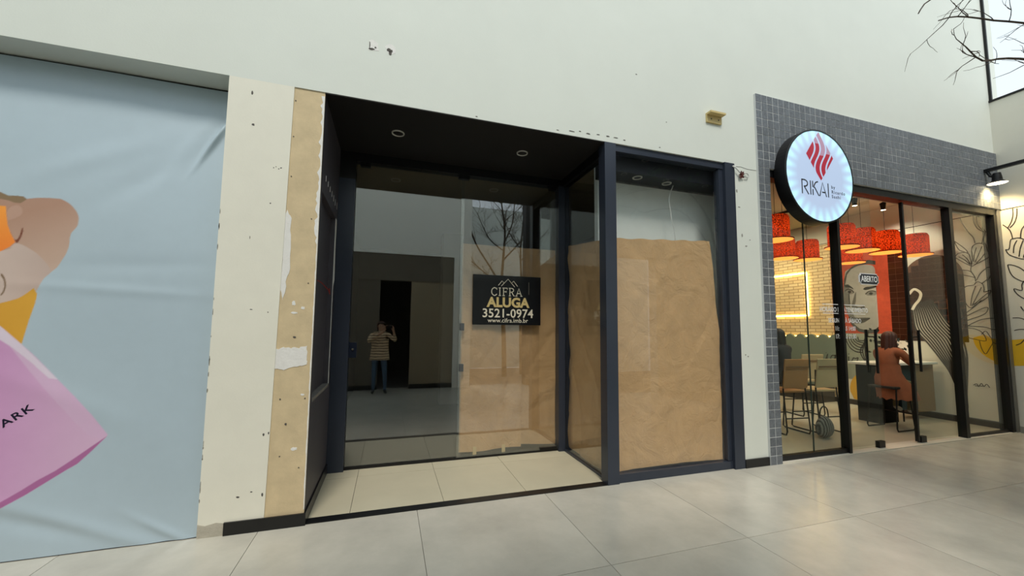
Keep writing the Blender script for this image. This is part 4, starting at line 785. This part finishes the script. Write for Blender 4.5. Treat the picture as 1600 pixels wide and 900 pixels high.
# bar stool and counter
c = (7.92, .72, .008); t = thing('bar_stool', c, 'black framed bar stool under the person in the rust coat', 'stool')
bm = bmesh.new(); rbox(bm, c, -1.57, -.19, .19, -.19, .19, .66, .70); bevel(bm, .012); obj('seat', bm, mat('dark_seat', (30, 28, 27), .6), t)
for s in (-1, 1):
    bm = bmesh.new(); tube(bm, [rotz(p, c, -1.57) for p in [(s*.18, -.15, .66), (s*.20, -.22, .05), (s*.20, -.20, .012), (s*.20, .20, .012), (s*.20, .22, .05), (s*.18, .15, .66)]], .011, 8); obj('sled_leg', bm, blackmetal, t)
bm = bmesh.new(); tube(bm, [rotz((-.19, .20, .26), c, -1.57), rotz((.19, .20, .26), c, -1.57)], .010, 8); obj('footrest', bm, blackmetal, t)
t = thing('service_counter', (8.6, .85, 0), 'white topped counter with black and teal front in the restaurant', 'counter')
bm = B((8.0, 9.60, .86, 1.35, 1.005, 1.05)); bevel(bm, .008); obj('counter_top', bm, mat('white_top', (226, 222, 212), .4), t)
obj('front_panel', B((8.12, 8.62, .98, 1.30, .008, 1.005)), mat('counter_black', (10, 10, 11), .85, spec=.15), t)
obj('teal_panel', B((8.66, 9.10, .94, 1.0, .22, 1.005)), mat('counter_teal', (14, 48, 56), .5), t)
obj('drawer_block', B((9.10, 9.60, .94, 1.30, .16, 1.005)), mat('counter_wood', (128, 100, 62), .6, var=.1), t)
for x in (8.74, 9.02):
    bm = bmesh.new(); tube(bm, [(x, .97, .22), (x, .97, .01)], .012, 8); obj('leg', bm, blackmetal, t)
# dark plant on the counter
c = (8.62, 1.08, 1.05); t = thing('potted_plant', c, 'dark leafy plant in a black pot on the white counter', 'plant')
bm = bmesh.new(); lathe(bm, [(.06, 0), (.09, .14), (.08, .14)], c, 18); obj('pot', bm, blackmetal, t)
rnd = random.Random(9); lf = mat('dark_leaf', (26, 40, 34), .5, var=.3, scale=20)
bm = bmesh.new()
for k in range(150):
    p = Vector((c[0]+rnd.gauss(0, .13), c[1]+rnd.gauss(0, .10), c[2]+.16+abs(rnd.gauss(.10, .12)))); d = Vector((rnd.uniform(-1, 1), rnd.uniform(-1, 1), rnd.uniform(-.3, 1))).normalized(); s = d.cross(Vector((rnd.random(), rnd.random(), .2))).normalized()*.022; ll = .075
    vs = [bm.verts.new(p), bm.verts.new(p+d*ll*.5+s), bm.verts.new(p+d*ll), bm.verts.new(p+d*ll*.5-s)]; bm.faces.new(vs)
obj('foliage', bm, lf, t, kind='stuff')
bm = bmesh.new()
for k in range(8): tube(bm, [(c[0], c[1], c[2]+.12), (c[0]+rnd.gauss(0, .06), c[1]+rnd.gauss(0, .05), c[2]+.34)], .004, 5)
obj('stems', bm, lf, t)
# bag on the floor by the first chair
c = (6.24, .62, .20); t = thing('striped_bag', (c[0], c[1], .008), 'grey striped soft bag hanging low beside the tan chair', 'bag')
bm = bmesh.new(); bmesh.ops.create_uvsphere(bm, u_segments=20, v_segments=12, radius=1)
for v in bm.verts: v.co = Vector((c[0]+v.co.x*.15*(1-.25*v.co.z), c[1]+v.co.y*.09, .17+v.co.z*.16))
bagm = bpy.data.materials.new('striped_cloth'); bagm.use_nodes = True; n = bagm.node_tree.nodes; l = bagm.node_tree.links
wv = n.new('ShaderNodeTexWave'); wv.inputs['Scale'].default_value = 9; wv.inputs['Distortion'].default_value = 3; tcn = n.new('ShaderNodeTexCoord'); rp = n.new('ShaderNodeValToRGB'); rp.color_ramp.elements[0].color = lin((34, 34, 34)); rp.color_ramp.elements[1].color = lin((150, 150, 144)); rp.color_ramp.interpolation = 'LINEAR'
l.new(tcn.outputs['Object'], wv.inputs['Vector']); l.new(wv.outputs['Fac'], rp.inputs[0]); l.new(rp.outputs[0], n['Principled BSDF'].inputs['Base Color']); n['Principled BSDF'].inputs['Roughness'].default_value = .8
obj('bag_body', bm, bagm, t, smooth=True)
bm = bmesh.new(); tube(bm, smoothline([(c[0]-.09, c[1], .30), (c[0]-.07, c[1], .42), (c[0], c[1], .47), (c[0]+.07, c[1], .42), (c[0]+.09, c[1], .30)]), .009, 8); obj('strap', bm, blackmetal, t)

# ------------------------------------------------------------------ people
skin_m = mat('skin', (196, 150, 122), .55, var=.04); 
def person(name, J, cols, label, hair, hair_m, look, grip=.4, bulk=1.):
    """J: joint -> point; cols: region -> material."""
    V, R, E, T = [], [], [], []
    def add(p, r, tg, par=None):
        V.append(Vector(p)); R.append(r); T.append(tg)
        if par is not None: E.append((par, len(V)-1))
        return len(V)-1
    pel = add(J['pelvis'], .135*bulk, 'hips'); wai = add(Vector(J['pelvis']).lerp(Vector(J['chest']), .45), .120*bulk, 'torso', pel)
    che = add(J['chest'], .138*bulk, 'torso', wai); upc = add(Vector(J['chest']).lerp(Vector(J['neck']), .7), .10, 'torso', che)
    nk = add(J['neck'], .052, 'skin', upc); hd = Vector(J['head']); jaw = add(Vector(J['neck']).lerp(hd, .6), .066, 'skin', nk); h1 = add(hd, .086, 'skin', jaw); add(hd + (hd-Vector(J['neck'])).normalized()*.075, .062, 'skin', h1)
    for s in 'lr':
        sh = add(J[s+'sho'], .062, 'arm', upc); el = add(J[s+'elb'], .046, 'arm', sh); m_ = add(Vector(J[s+'elb']).lerp(Vector(J[s+'wri']), .4), .042, 'arm', el)
        wr_ = add(J[s+'wri'], .026, 'skin', m_); wv_ = Vector(J[s+'wri']); d = (Vector(J.get(s+'tip', wv_ + (wv_-Vector(J[s+'elb'])).normalized()*.18)) - wv_).normalized()
        side = d.cross(Vector((0, 0, 1))); side = side.normalized() if side.length > .1 else Vector((1, 0, 0)); nrm = d.cross(side).normalized()
        if nrm.z > 0: nrm = -nrm
        pm = add(wv_ + d*.05, .030, 'skin', wr_)
        for f, (off, ln) in enumerate([(-.030, .070), (-.010, .080), (.010, .076), (.029, .060)]):
            b0 = add(wv_ + d*.085 + side*off, .0100, 'skin', pm); b1 = add(V[b0] + d*ln*.5 + nrm*ln*grip*.3, .0088, 'skin', b0); add(V[b1] + d*ln*.35 + nrm*ln*grip*.6, .0076, 'skin', b1)
        th = add(wv_ + d*.045 - side*.040 + nrm*.01, .0110, 'skin', pm); add(V[th] + d*.040 - side*.018 + nrm*.012, .0090, 'skin', th)
        hp = add(J[s+'hip'], .092, 'leg', pel); k0 = add(Vector(J[s+'hip']).lerp(Vector(J[s+'kne']), .5), .078, 'leg', hp); kn = add(J[s+'kne'], .058, 'leg', k0); ca = add(Vector(J[s+'kne']).lerp(Vector(J[s+'ank']), .35), .054, 'leg', kn); an_ = add(J[s+'ank'], .036, 'leg', ca)
        he = add(Vector(J[s+'ank']) + Vector((0, 0, -.04)), .038, 'shoe', an_); add(J[s+'toe'], .032, 'shoe', he)
    me = bpy.data.meshes.new('skeleton'); me.from_pydata(V, E, []); me.update()
    o = bpy.data.objects.new('skeleton', me); COL.objects.link(o)
    sk = o.modifiers.new('Skin', 'SKIN'); sk.use_smooth_shade = True; sub = o.modifiers.new('Sub', 'SUBSURF'); sub.levels = 2; sub.render_levels = 2
    for i, sv in enumerate(me.skin_vertices[0].data): sv.radius = (R[i], R[i]); sv.use_root = (i == 0)
    bpy.context.view_layer.update()
    out = bpy.data.meshes.new_from_object(o.evaluated_get(bpy.context.evaluated_depsgraph_get())); bpy.data.objects.remove(o)
    regs = ['skin', 'torso', 'arm', 'hips', 'leg', 'shoe']; out.materials.clear()
    for r in regs: out.materials.append(cols[r])
    EA = np.array([V[a] for a, b in E]); EB = np.array([V[b] for a, b in E]); D_ = EB-EA; LL = (D_**2).sum(1)+1e-9
    rad = np.array([(R[a]+R[b])/2 for a, b in E])
    for p in out.polygons:
        c_ = np.array(p.center); tt = np.clip(((c_-EA)*D_).sum(1)/LL, 0, 1); q = np.linalg.norm(EA+D_*tt[:, None]-c_, axis=1)/rad; e = int(q.argmin()); p.material_index = regs.index(T[E[e][1] if tt[e] > .35 else E[e][0]])
    bm = bmesh.new(); bm.from_mesh(out); bpy.data.meshes.remove(out)
    # face: nose, eyes, ears, mouth
    f = Vector(look).normalized(); u = (hd-Vector(J['neck'])).normalized(); rt = f.cross(u).normalized(); u = rt.cross(f).normalized()
    def blob(cen, rx, ry, rz, mi):
        nv = bmesh.ops.create_uvsphere(bm, u_segments=10, v_segments=7, radius=1)['verts']
        for v in nv:
            for fc in v.link_faces: fc.material_index = mi; fc.smooth = True
        for v in nv: v.co = Vector(cen) + rt*v.co.x*rx + f*v.co.y*ry + u*v.co.z*rz
    blob(hd+f*.086-u*.018, .013, .020, .024, 0)
    blob(hd+f*.084-u*.056, .024, .008, .007, 1)
    for s in (-1, 1):
        blob(hd+f*.078+rt*s*.032+u*.012, .012, .008, .007, 6); blob(hd+f*.080+rt*s*.032+u*.030, .018, .006, .004, 5); blob(hd+rt*s*.084-u*.008, .010, .018, .028, 0)
    mats = [cols[r] for r in regs] + [mat('eye_dark', (30, 24, 22), .3)]
    me2 = bpy.data.meshes.new('body'); bm.to_mesh(me2); bm.free()
    t = thing(name, (J['pelvis'][0], J['pelvis'][1], min(J['ltoe'][2], J['rtoe'][2])-.03), label, 'person')
    obj('body', me2, mats, t, smooth=True)
    # hair cap
    bm = bmesh.new(); bmesh.ops.create_uvsphere(bm, u_segments=48, v_segments=18, radius=1)
    for v in list(bm.verts):
        x, y, z = v.co
        if y > .38 and z < .42: bm.verts.remove(v)
    long_ = hair
    for v in bm.verts:
        x, y, z = v.co; dz = -long_*max(0, -z)
        v.co = hd + rt*x*.098 + f*(y*.104-.012) + u*(z*.105+.028+dz) - f*(.02*max(0, -z))
    for v in bm.verts:
        q_ = v.co-hd; an2 = math.atan2(q_.dot(rt), q_.dot(f)); lat = (rt*q_.dot(rt)+f*q_.dot(f)); v.co += lat*(.07*math.sin(11*an2)+.04*math.sin(23*an2))
    obj('hair', bm, hair_m, t, smooth=True); return t
olive = mat('olive_trousers', (104, 100, 72), .85); rust = mat('rust_coat', (150, 86, 56), .85, var=.10, scale=12); dk = mat('dark_clothes', (26, 28, 34), .85, var=.1); shoe_w = mat('pale_shoe', (170, 166, 156), .6); shoe_b = mat('black_shoe', (24, 22, 22), .5)
brown_hair = mat('auburn_hair', (64, 30, 20), .6, var=.2, scale=30); black_hair = mat('black_hair', (20, 18, 18), .55)
# person in a rust coat on the bar stool, turned to the counter on the right
x, y = 7.92, .72
w = person('person', dict(pelvis=(x, y, .80), chest=(x+.05, y, 1.12), neck=(x+.09, y, 1.33), head=(x+.12, y, 1.47), lsho=(x+.06, y+.17, 1.26), rsho=(x+.06, y-.17, 1.26), lelb=(x+.20, y+.24, 1.13), relb=(x+.20, y-.24, 1.06), lwri=(x+.38, y+.18, 1.16), rwri=(x+.36, y+.02, 1.18), lhip=(x+.02, y+.09, .77), rhip=(x+.02, y-.09, .77), lkne=(x+.40, y+.10, .74), rkne=(x+.38, y-.12, .72), lank=(x+.34, y+.10, .36), rank=(x+.28, y-.12, .34), ltoe=(x+.48, y+.10, .27), rtoe=(x+.42, y-.14, .25)),
    dict(skin=skin_m, torso=rust, arm=rust, hips=rust, leg=olive, shoe=shoe_w), 'person in rust brown coat and olive trousers on a bar stool at the counter', .6, brown_hair, (1, -.15, -.1))
bm = bmesh.new(); N = 28; rings = []
for (h, rx, ry, ox, oy) in [(1.06, .15, .145, .03, 0), (.92, .16, .155, .04, 0), (.82, .20, .19, .06, 0), (.70, .27, .22, .12, -.02), (.58, .30, .24, .15, -.04), (.50, .31, .25, .16, -.05)]:
    rings.append([bm.verts.new((x+ox+rx*math.cos(2*math.pi*k/N)*(1+.05*math.sin(5*k)), y+oy+ry*math.sin(2*math.pi*k/N)*(1+.06*math.sin(7*k)), h+.03*math.sin(3*k)*(1.06-h))) for k in range(N)])
for i in range(len(rings)-1):
    for k in range(N): bm.faces.new((rings[i][k], rings[i][(k+1) % N], rings[i+1][(k+1) % N], rings[i+1][k]))
obj('coat_skirt', bm, rust, w, smooth=True)
# dark clothed person seen from behind on the first chair
x, y = 6.38, 1.30
person('person', dict(pelvis=(x, y, .80), chest=(x+.01, y+.05, 1.14), neck=(x+.02, y+.09, 1.36), head=(x+.03, y+.13, 1.50), lsho=(x-.18, y+.06, 1.29), rsho=(x+.20, y+.06, 1.29), lelb=(x-.26, y+.20, 1.06), relb=(x+.27, y+.20, 1.06), lwri=(x-.14, y+.42, 1.08), rwri=(x+.14, y+.42, 1.08), lhip=(x-.09, y+.03, .77), rhip=(x+.09, y+.03, .77), lkne=(x-.12, y+.42, .74), rkne=(x+.12, y+.42, .74), lank=(x-.12, y+.30, .34), rank=(x+.12, y+.30, .34), ltoe=(x-.12, y+.44, .28), rtoe=(x+.12, y+.44, .28)),
    dict(skin=skin_m, torso=dk, arm=dk, hips=dk, leg=dk, shoe=shoe_b), 'dark clothed person seen from behind on the tan counter chair', .5, black_hair, (.1, 1, -.1))
# photographer, seen as a reflection in the entrance glass
x, y = -.20, -3.98
shirt = bpy.data.materials.new('patterned_shirt'); shirt.use_nodes = True; n = shirt.node_tree.nodes; l = shirt.node_tree.links
wv = n.new('ShaderNodeTexWave'); wv.bands_direction = 'Z'; wv.inputs['Scale'].default_value = 5; wv.inputs['Distortion'].default_value = 2.5; tcn = n.new('ShaderNodeTexCoord'); rp = n.new('ShaderNodeValToRGB'); rp.color_ramp.elements[0].position = .12; rp.color_ramp.elements[0].color = lin((60, 50, 44)); rp.color_ramp.elements[1].position = .3; rp.color_ramp.elements[1].color = lin((226, 196, 158))
l.new(tcn.outputs['Object'], wv.inputs['Vector']); l.new(wv.outputs['Fac'], rp.inputs[0]); l.new(rp.outputs[0], n['Principled BSDF'].inputs['Base Color']); n['Principled BSDF'].inputs['Roughness'].default_value = .85
jeans = mat('blue_jeans', (70, 96, 124), .85, var=.1, scale=14)
pho = person('person', dict(pelvis=(x, y, .96), chest=(x, y, 1.26), neck=(x+.01, y+.02, 1.46), head=(x+.02, y+.06, 1.60), lsho=(x-.19, y+.02, 1.40), rsho=(x+.19, y+.02, 1.40), lelb=(x-.26, y+.20, 1.24), relb=(x+.36, y+.16, 1.26), lwri=(x+.10, y+.29, 1.50), rwri=(x+.30, y+.28, 1.50), ltip=(x+.13, y+.32, 1.66), rtip=(x+.27, y+.31, 1.66), lhip=(x-.09, y, .92), rhip=(x+.09, y, .92), lkne=(x-.11, y+.02, .50), rkne=(x+.13, y+.05, .50), lank=(x-.12, y-.02, .09), rank=(x+.15, y+.02, .09), ltoe=(x-.14, y+.14, .035), rtoe=(x+.18, y+.18, .035)),
    dict(skin=skin_m, torso=shirt, arm=shirt, hips=shirt, leg=jeans, shoe=shoe_b), 'person in patterned beige shirt and jeans holding a phone, mirrored in glass', .1, brown_hair, (.1, 1, -.02), grip=.8, bulk=1.3)
bm = bmesh.new(); N = 30; rings = []
for (h, rx, ry) in [(1.30, .205, .17), (1.10, .20, .17), (.95, .215, .18), (.80, .235, .19)]:
    rings.append([bm.verts.new((x+rx*math.cos(2*math.pi*k/N)*(1+.03*math.sin(7*k)), y+ry*math.sin(2*math.pi*k/N)*(1+.04*math.sin(5*k)), h)) for k in range(N)])
for i in range(3):
    for k in range(N): bm.faces.new((rings[i][k], rings[i][(k+1) % N], rings[i+1][(k+1) % N], rings[i+1][k]))
obj('open_shirt', bm, shirt, pho, smooth=True)
bm = B((-.075, .075, -3.640, -3.632, 1.553, 1.627)); bevel(bm, .003, 1)
ph_ = thing('phone', (0, -3.636, 1.553), 'dark phone held up by the person mirrored in the entrance glass', 'phone'); obj('phone_body', bm, mat('phone_dark', (16, 16, 20), .3), ph_)
for zz in (1.575, 1.605):
    bm = bmesh.new(); lathe(bm, [(.009, 0), (.009, -.002)], (.055, -3.632, zz), 14, axis='y'); obj('camera_lens', bm, mat('lens_glass', (8, 8, 14), .1), ph_)

# ------------------------------------------------------------------ the other side of the passage (seen as reflections)
taupe = mat('taupe_front', (104, 96, 84), .7, var=.06); beige = mat('beige_panel', (150, 136, 112), .7, var=.06)
OY = -4.45
wo = struct('wall_opposite', B((-9, 2.10, OY-.3, OY, 3.50, 5.25), (4.6, XW, OY-.3, OY, 3.40, 5.40), (1.64, 2.10, OY-.3, OY+.03, 0, 3.50), (6.40, XW, OY-.3, OY, 0, 3.40)), mat('opposite_white', (246, 246, 240), .75, var=.02))
obj('dark_band', B((-9, 1.64, OY-.3, OY-.02, 2.80, 3.50)), taupe, wo)
obj('panel', B((-9, -.25, OY-.3, OY-.04, 0, 2.80)), taupe, wo); obj('panel', B((.53, 1.64, OY-.3, OY-.04, 0, 2.80)), beige, wo)
obj('dark_column', B((3.70, 4.02, OY-.3, OY, 0, 5.25)), mat('dark_column', (44, 42, 42), .6), wo); obj('skirting', B((-9, -.25, OY-.04, OY-.02, 0, .12), (.53, 1.64, OY-.04, OY-.02, 0, .12)), black, wo)
struct('wall_opposite_shop', B((-2.5, -2.4, -9.0, OY-.3, 0, 3.4), (1.1, 1.2, -9.0, OY-.3, 0, 5.25), (-2.5, 1.2, -9.2, -9.0, 0, 3.4), (-2.5, 1.2, -9.0, OY-.3, 3.4, 3.5)), mat('opposite_dark', (30, 30, 30), .8))
struct('wall_court', B((1.1, XW, -9.4, -9.2, 0, 6.5)), wall_paint)
struct('wall_street_left', B((-9.2, -9.0, -9.0, .32, 0, 7.0)), wall_paint)
navyc = mat('navy_canopy', (26, 30, 42), .6)
can = thing('entrance_canopy', (7.2, -3.7, 5.27), 'dark navy canopy with downlights across the passage', 'canopy')
obj('canopy_slab', B((4.6, XW-.03, OY, -2.35, 5.27, 5.40)), navyc, can)
for i in range(4):
    for yy in (-3.2, -4.0):
        bm = bmesh.new(); lathe(bm, [(.05, 0), (.075, 0), (.078, .012)], (5.2+i*1.2, yy, 5.262), 20, cap=False); obj('downlight_ring', bm, MATS['white_ring'], can)
lg = mat('green_leaf', (58, 92, 50), .5, var=.3, scale=20)
for px, py in ((5.4, -3.1), (6.5, -3.4)):
    t = thing('hanging_plant', (px, py, 4.85), 'trailing green plant hung from the dark canopy, %s' % ('nearer the open court' if px < 6 else 'nearer the white corner wall'), 'plant', 'plants under the canopy')
    bm = bmesh.new(); lathe(bm, [(.05, 0), (.08, .10), (.07, .10)], (px, py, 5.02), 14); tube(bm, [(px, py, 5.12), (px, py, 5.27)], .005, 5); obj('pot', bm, blackmetal, t)
    bm = bmesh.new()
    for k in range(70):
        p = Vector((px+rnd.gauss(0, .14), py+rnd.gauss(0, .14), 5.12-abs(rnd.gauss(0, .16)))); d = Vector((rnd.uniform(-1, 1), rnd.uniform(-1, 1), -.4)).normalized(); s = d.cross(Vector((0, 0, 1))).normalized()*.035
        bm.faces.new([bm.verts.new(q) for q in (p, p+d*.06+s, p+d*.12, p+d*.06-s)])
    obj('foliage', bm, lg, t, kind='stuff')
# trees
bark = mat('bark', (74, 62, 52), .9, var=.25, scale=14, bump=.4)
def tree(x, y, trunk, limbs, label, seed, depth=3, tl=(.5, .9), mn=.0035):
    rnd = random.Random(seed); t = thing('bare_tree', (x, y, 0), label, 'tree')
    bm = bmesh.new(); tube(bm, smoothline([p for p, r in trunk], 3), None or [trunk[0][1] + (trunk[-1][1]-trunk[0][1])*i/(len(smoothline([p for p, r in trunk], 3))-1) for i in range(len(smoothline([p for p, r in trunk], 3)))], 8); obj('trunk', bm, bark, t, smooth=True)
    bm = bmesh.new()
    def twig(p, d, r, ln, lev):
        n_ = 5; pts = [p.copy()]; q = p.copy(); dd = d.copy()
        for s in range(n_):
            dd = (dd + Vector((rnd.gauss(0, .16), rnd.gauss(0, .16), rnd.gauss(.03, .12)))).normalized(); q = q + dd*ln/n_; pts.append(q.copy())
        tube(bm, pts, [r*(1-.6*i/n_) for i in range(n_+1)], 5)
        if lev > 0:
            for k in range(rnd.choice((2, 3, 3))):
                s = rnd.randint(1, n_); axis = Vector((rnd.gauss(0, 1), rnd.gauss(0, 1), rnd.gauss(.15, .7))).normalized()
                twig(pts[s], (dd*.75+axis*.75).normalized(), max(r*.6, mn), ln*rnd.uniform(.5, .75), lev-1)
    for pts, r in limbs:
        sp_ = smoothline(pts, 3); n_ = len(sp_); tube(bm, sp_, [r*(1-.65*i/(n_-1)) for i in range(n_)], 6)
        for k in range(9):
            s = rnd.randint(n_//4, n_-1); d = (Vector(sp_[s])-Vector(sp_[s-1])).normalized(); ax = Vector((rnd.gauss(0, 1), rnd.gauss(0, 1), rnd.gauss(.2, .6))).normalized()
            twig(Vector(sp_[s]), (d*.8+ax*.7).normalized(), r*.30, rnd.uniform(*tl), depth-1)
    obj('branches', bm, bark, t, smooth=True); return t
ty = -6.5
tree(3.69, ty, [((3.69, ty, -.01), .085), ((3.66, ty, 1.2), .075), ((3.60, ty, 2.4), .068), ((3.56, ty, 3.3), .06)],
     [([(3.56, ty, 3.2), (3.62, ty, 4.1), (3.66, ty, 4.9), (3.5, ty+.1, 5.8), (3.4, ty+.1, 6.6)], .05), ([(3.64, ty, 4.5), (3.95, ty-.1, 5.2), (4.05, ty-.1, 6.3)], .03), ([(3.56, ty, 3.0), (3.1, ty+.2, 3.6), (2.6, ty+.3, 4.3), (2.2, ty+.3, 5.2), (1.9, ty+.3, 5.9)], .035), ([(3.56, ty, 2.9), (3.0, ty+.3, 3.3), (2.4, ty+.5, 3.7), (1.9, ty+.5, 4.0)], .028), ([(3.62, ty, 3.9), (4.1, ty-.2, 4.4), (4.6, ty-.3, 5.0), (4.9, ty-.2, 5.9)], .03), ([(3.64, ty, 4.2), (3.1, ty, 4.6), (2.7, ty, 5.4)], .025)],
     'bare tree with forked trunk standing in the court opposite, mirrored in the glass', 3)
tree(4.45, ty-.5, [((4.45, ty-.5, -.01), .06), ((4.42, ty-.5, 1.8), .052), ((4.44, ty-.5, 3.4), .045)], [([(4.44, ty-.5, 3.3), (4.4, ty-.5, 4.4), (4.5, ty-.5, 5.6), (4.4, ty-.5, 6.6)], .04), ([(4.42, ty-.5, 4.0), (4.9, ty-.4, 4.6), (5.5, ty-.4, 5.3), (5.8, ty-.4, 6.1)], .028), ([(4.42, ty-.5, 4.4), (4.0, ty-.6, 5.0), (3.7, ty-.6, 5.8)], .024)], 'thinner bare tree behind the forked one in the court opposite', 8)
tree(6.6, -2.45, [((6.6, -2.45, -.01), .075), ((6.5, -2.45, 1.6), .065), ((6.3, -2.4, 3.0), .055)],
     [([(6.3, -2.4, 2.9), (5.7, -2.2, 3.45), (5.1, -2.05, 3.78), (4.6, -2.0, 3.76), (4.25, -2.0, 3.66), (4.05, -2.0, 3.72)], .013), ([(6.3, -2.4, 2.9), (5.8, -2.1, 3.7), (5.2, -2.0, 4.15), (4.6, -1.95, 4.12), (4.1, -1.95, 4.02), (3.85, -1.95, 3.92)], .011), ([(6.3, -2.4, 2.9), (5.9, -2.3, 3.9), (5.1, -2.2, 4.45), (4.3, -2.1, 4.3), (3.7, -2.0, 4.02), (3.5, -2.0, 3.84)], .010), ([(6.3, -2.4, 2.9), (6.5, -2.5, 3.8), (6.6, -2.5, 4.8)], .03), ([(6.3, -2.4, 2.95), (7.0, -2.6, 3.7), (7.6, -2.7, 4.4)], .026)],
     'bare tree reaching its thin twigs across the bright sky at the top right', 21, depth=2, tl=(.15, .30), mn=.0016)

t = thing('opposite_spot_track', (.15, -6.5, 3.2), 'row of small bright spots in the dark doorway, mirrored in the entrance glass', 'track light')
obj('rail', B((-.5, .6, -6.52, -6.48, 3.36, 3.40)), blackmetal, t)
for k in range(4):
    bm = bmesh.new(); lathe(bm, [(.03, 0), (.045, .10), (.02, .12)], (-.35+k*.28, -6.5, 3.24), 14); h = obj('spot_head', bm, blackmetal, t)
    bm = bmesh.new(); bmesh.ops.create_icosphere(bm, subdivisions=2, radius=.03)
    for v in bm.verts: v.co += Vector((-.35+k*.28, -6.5, 3.225))
    obj('bulb', bm, mat('spot_bulb', (255, 250, 240), .5, emit=(255, 250, 240), es=9), h)
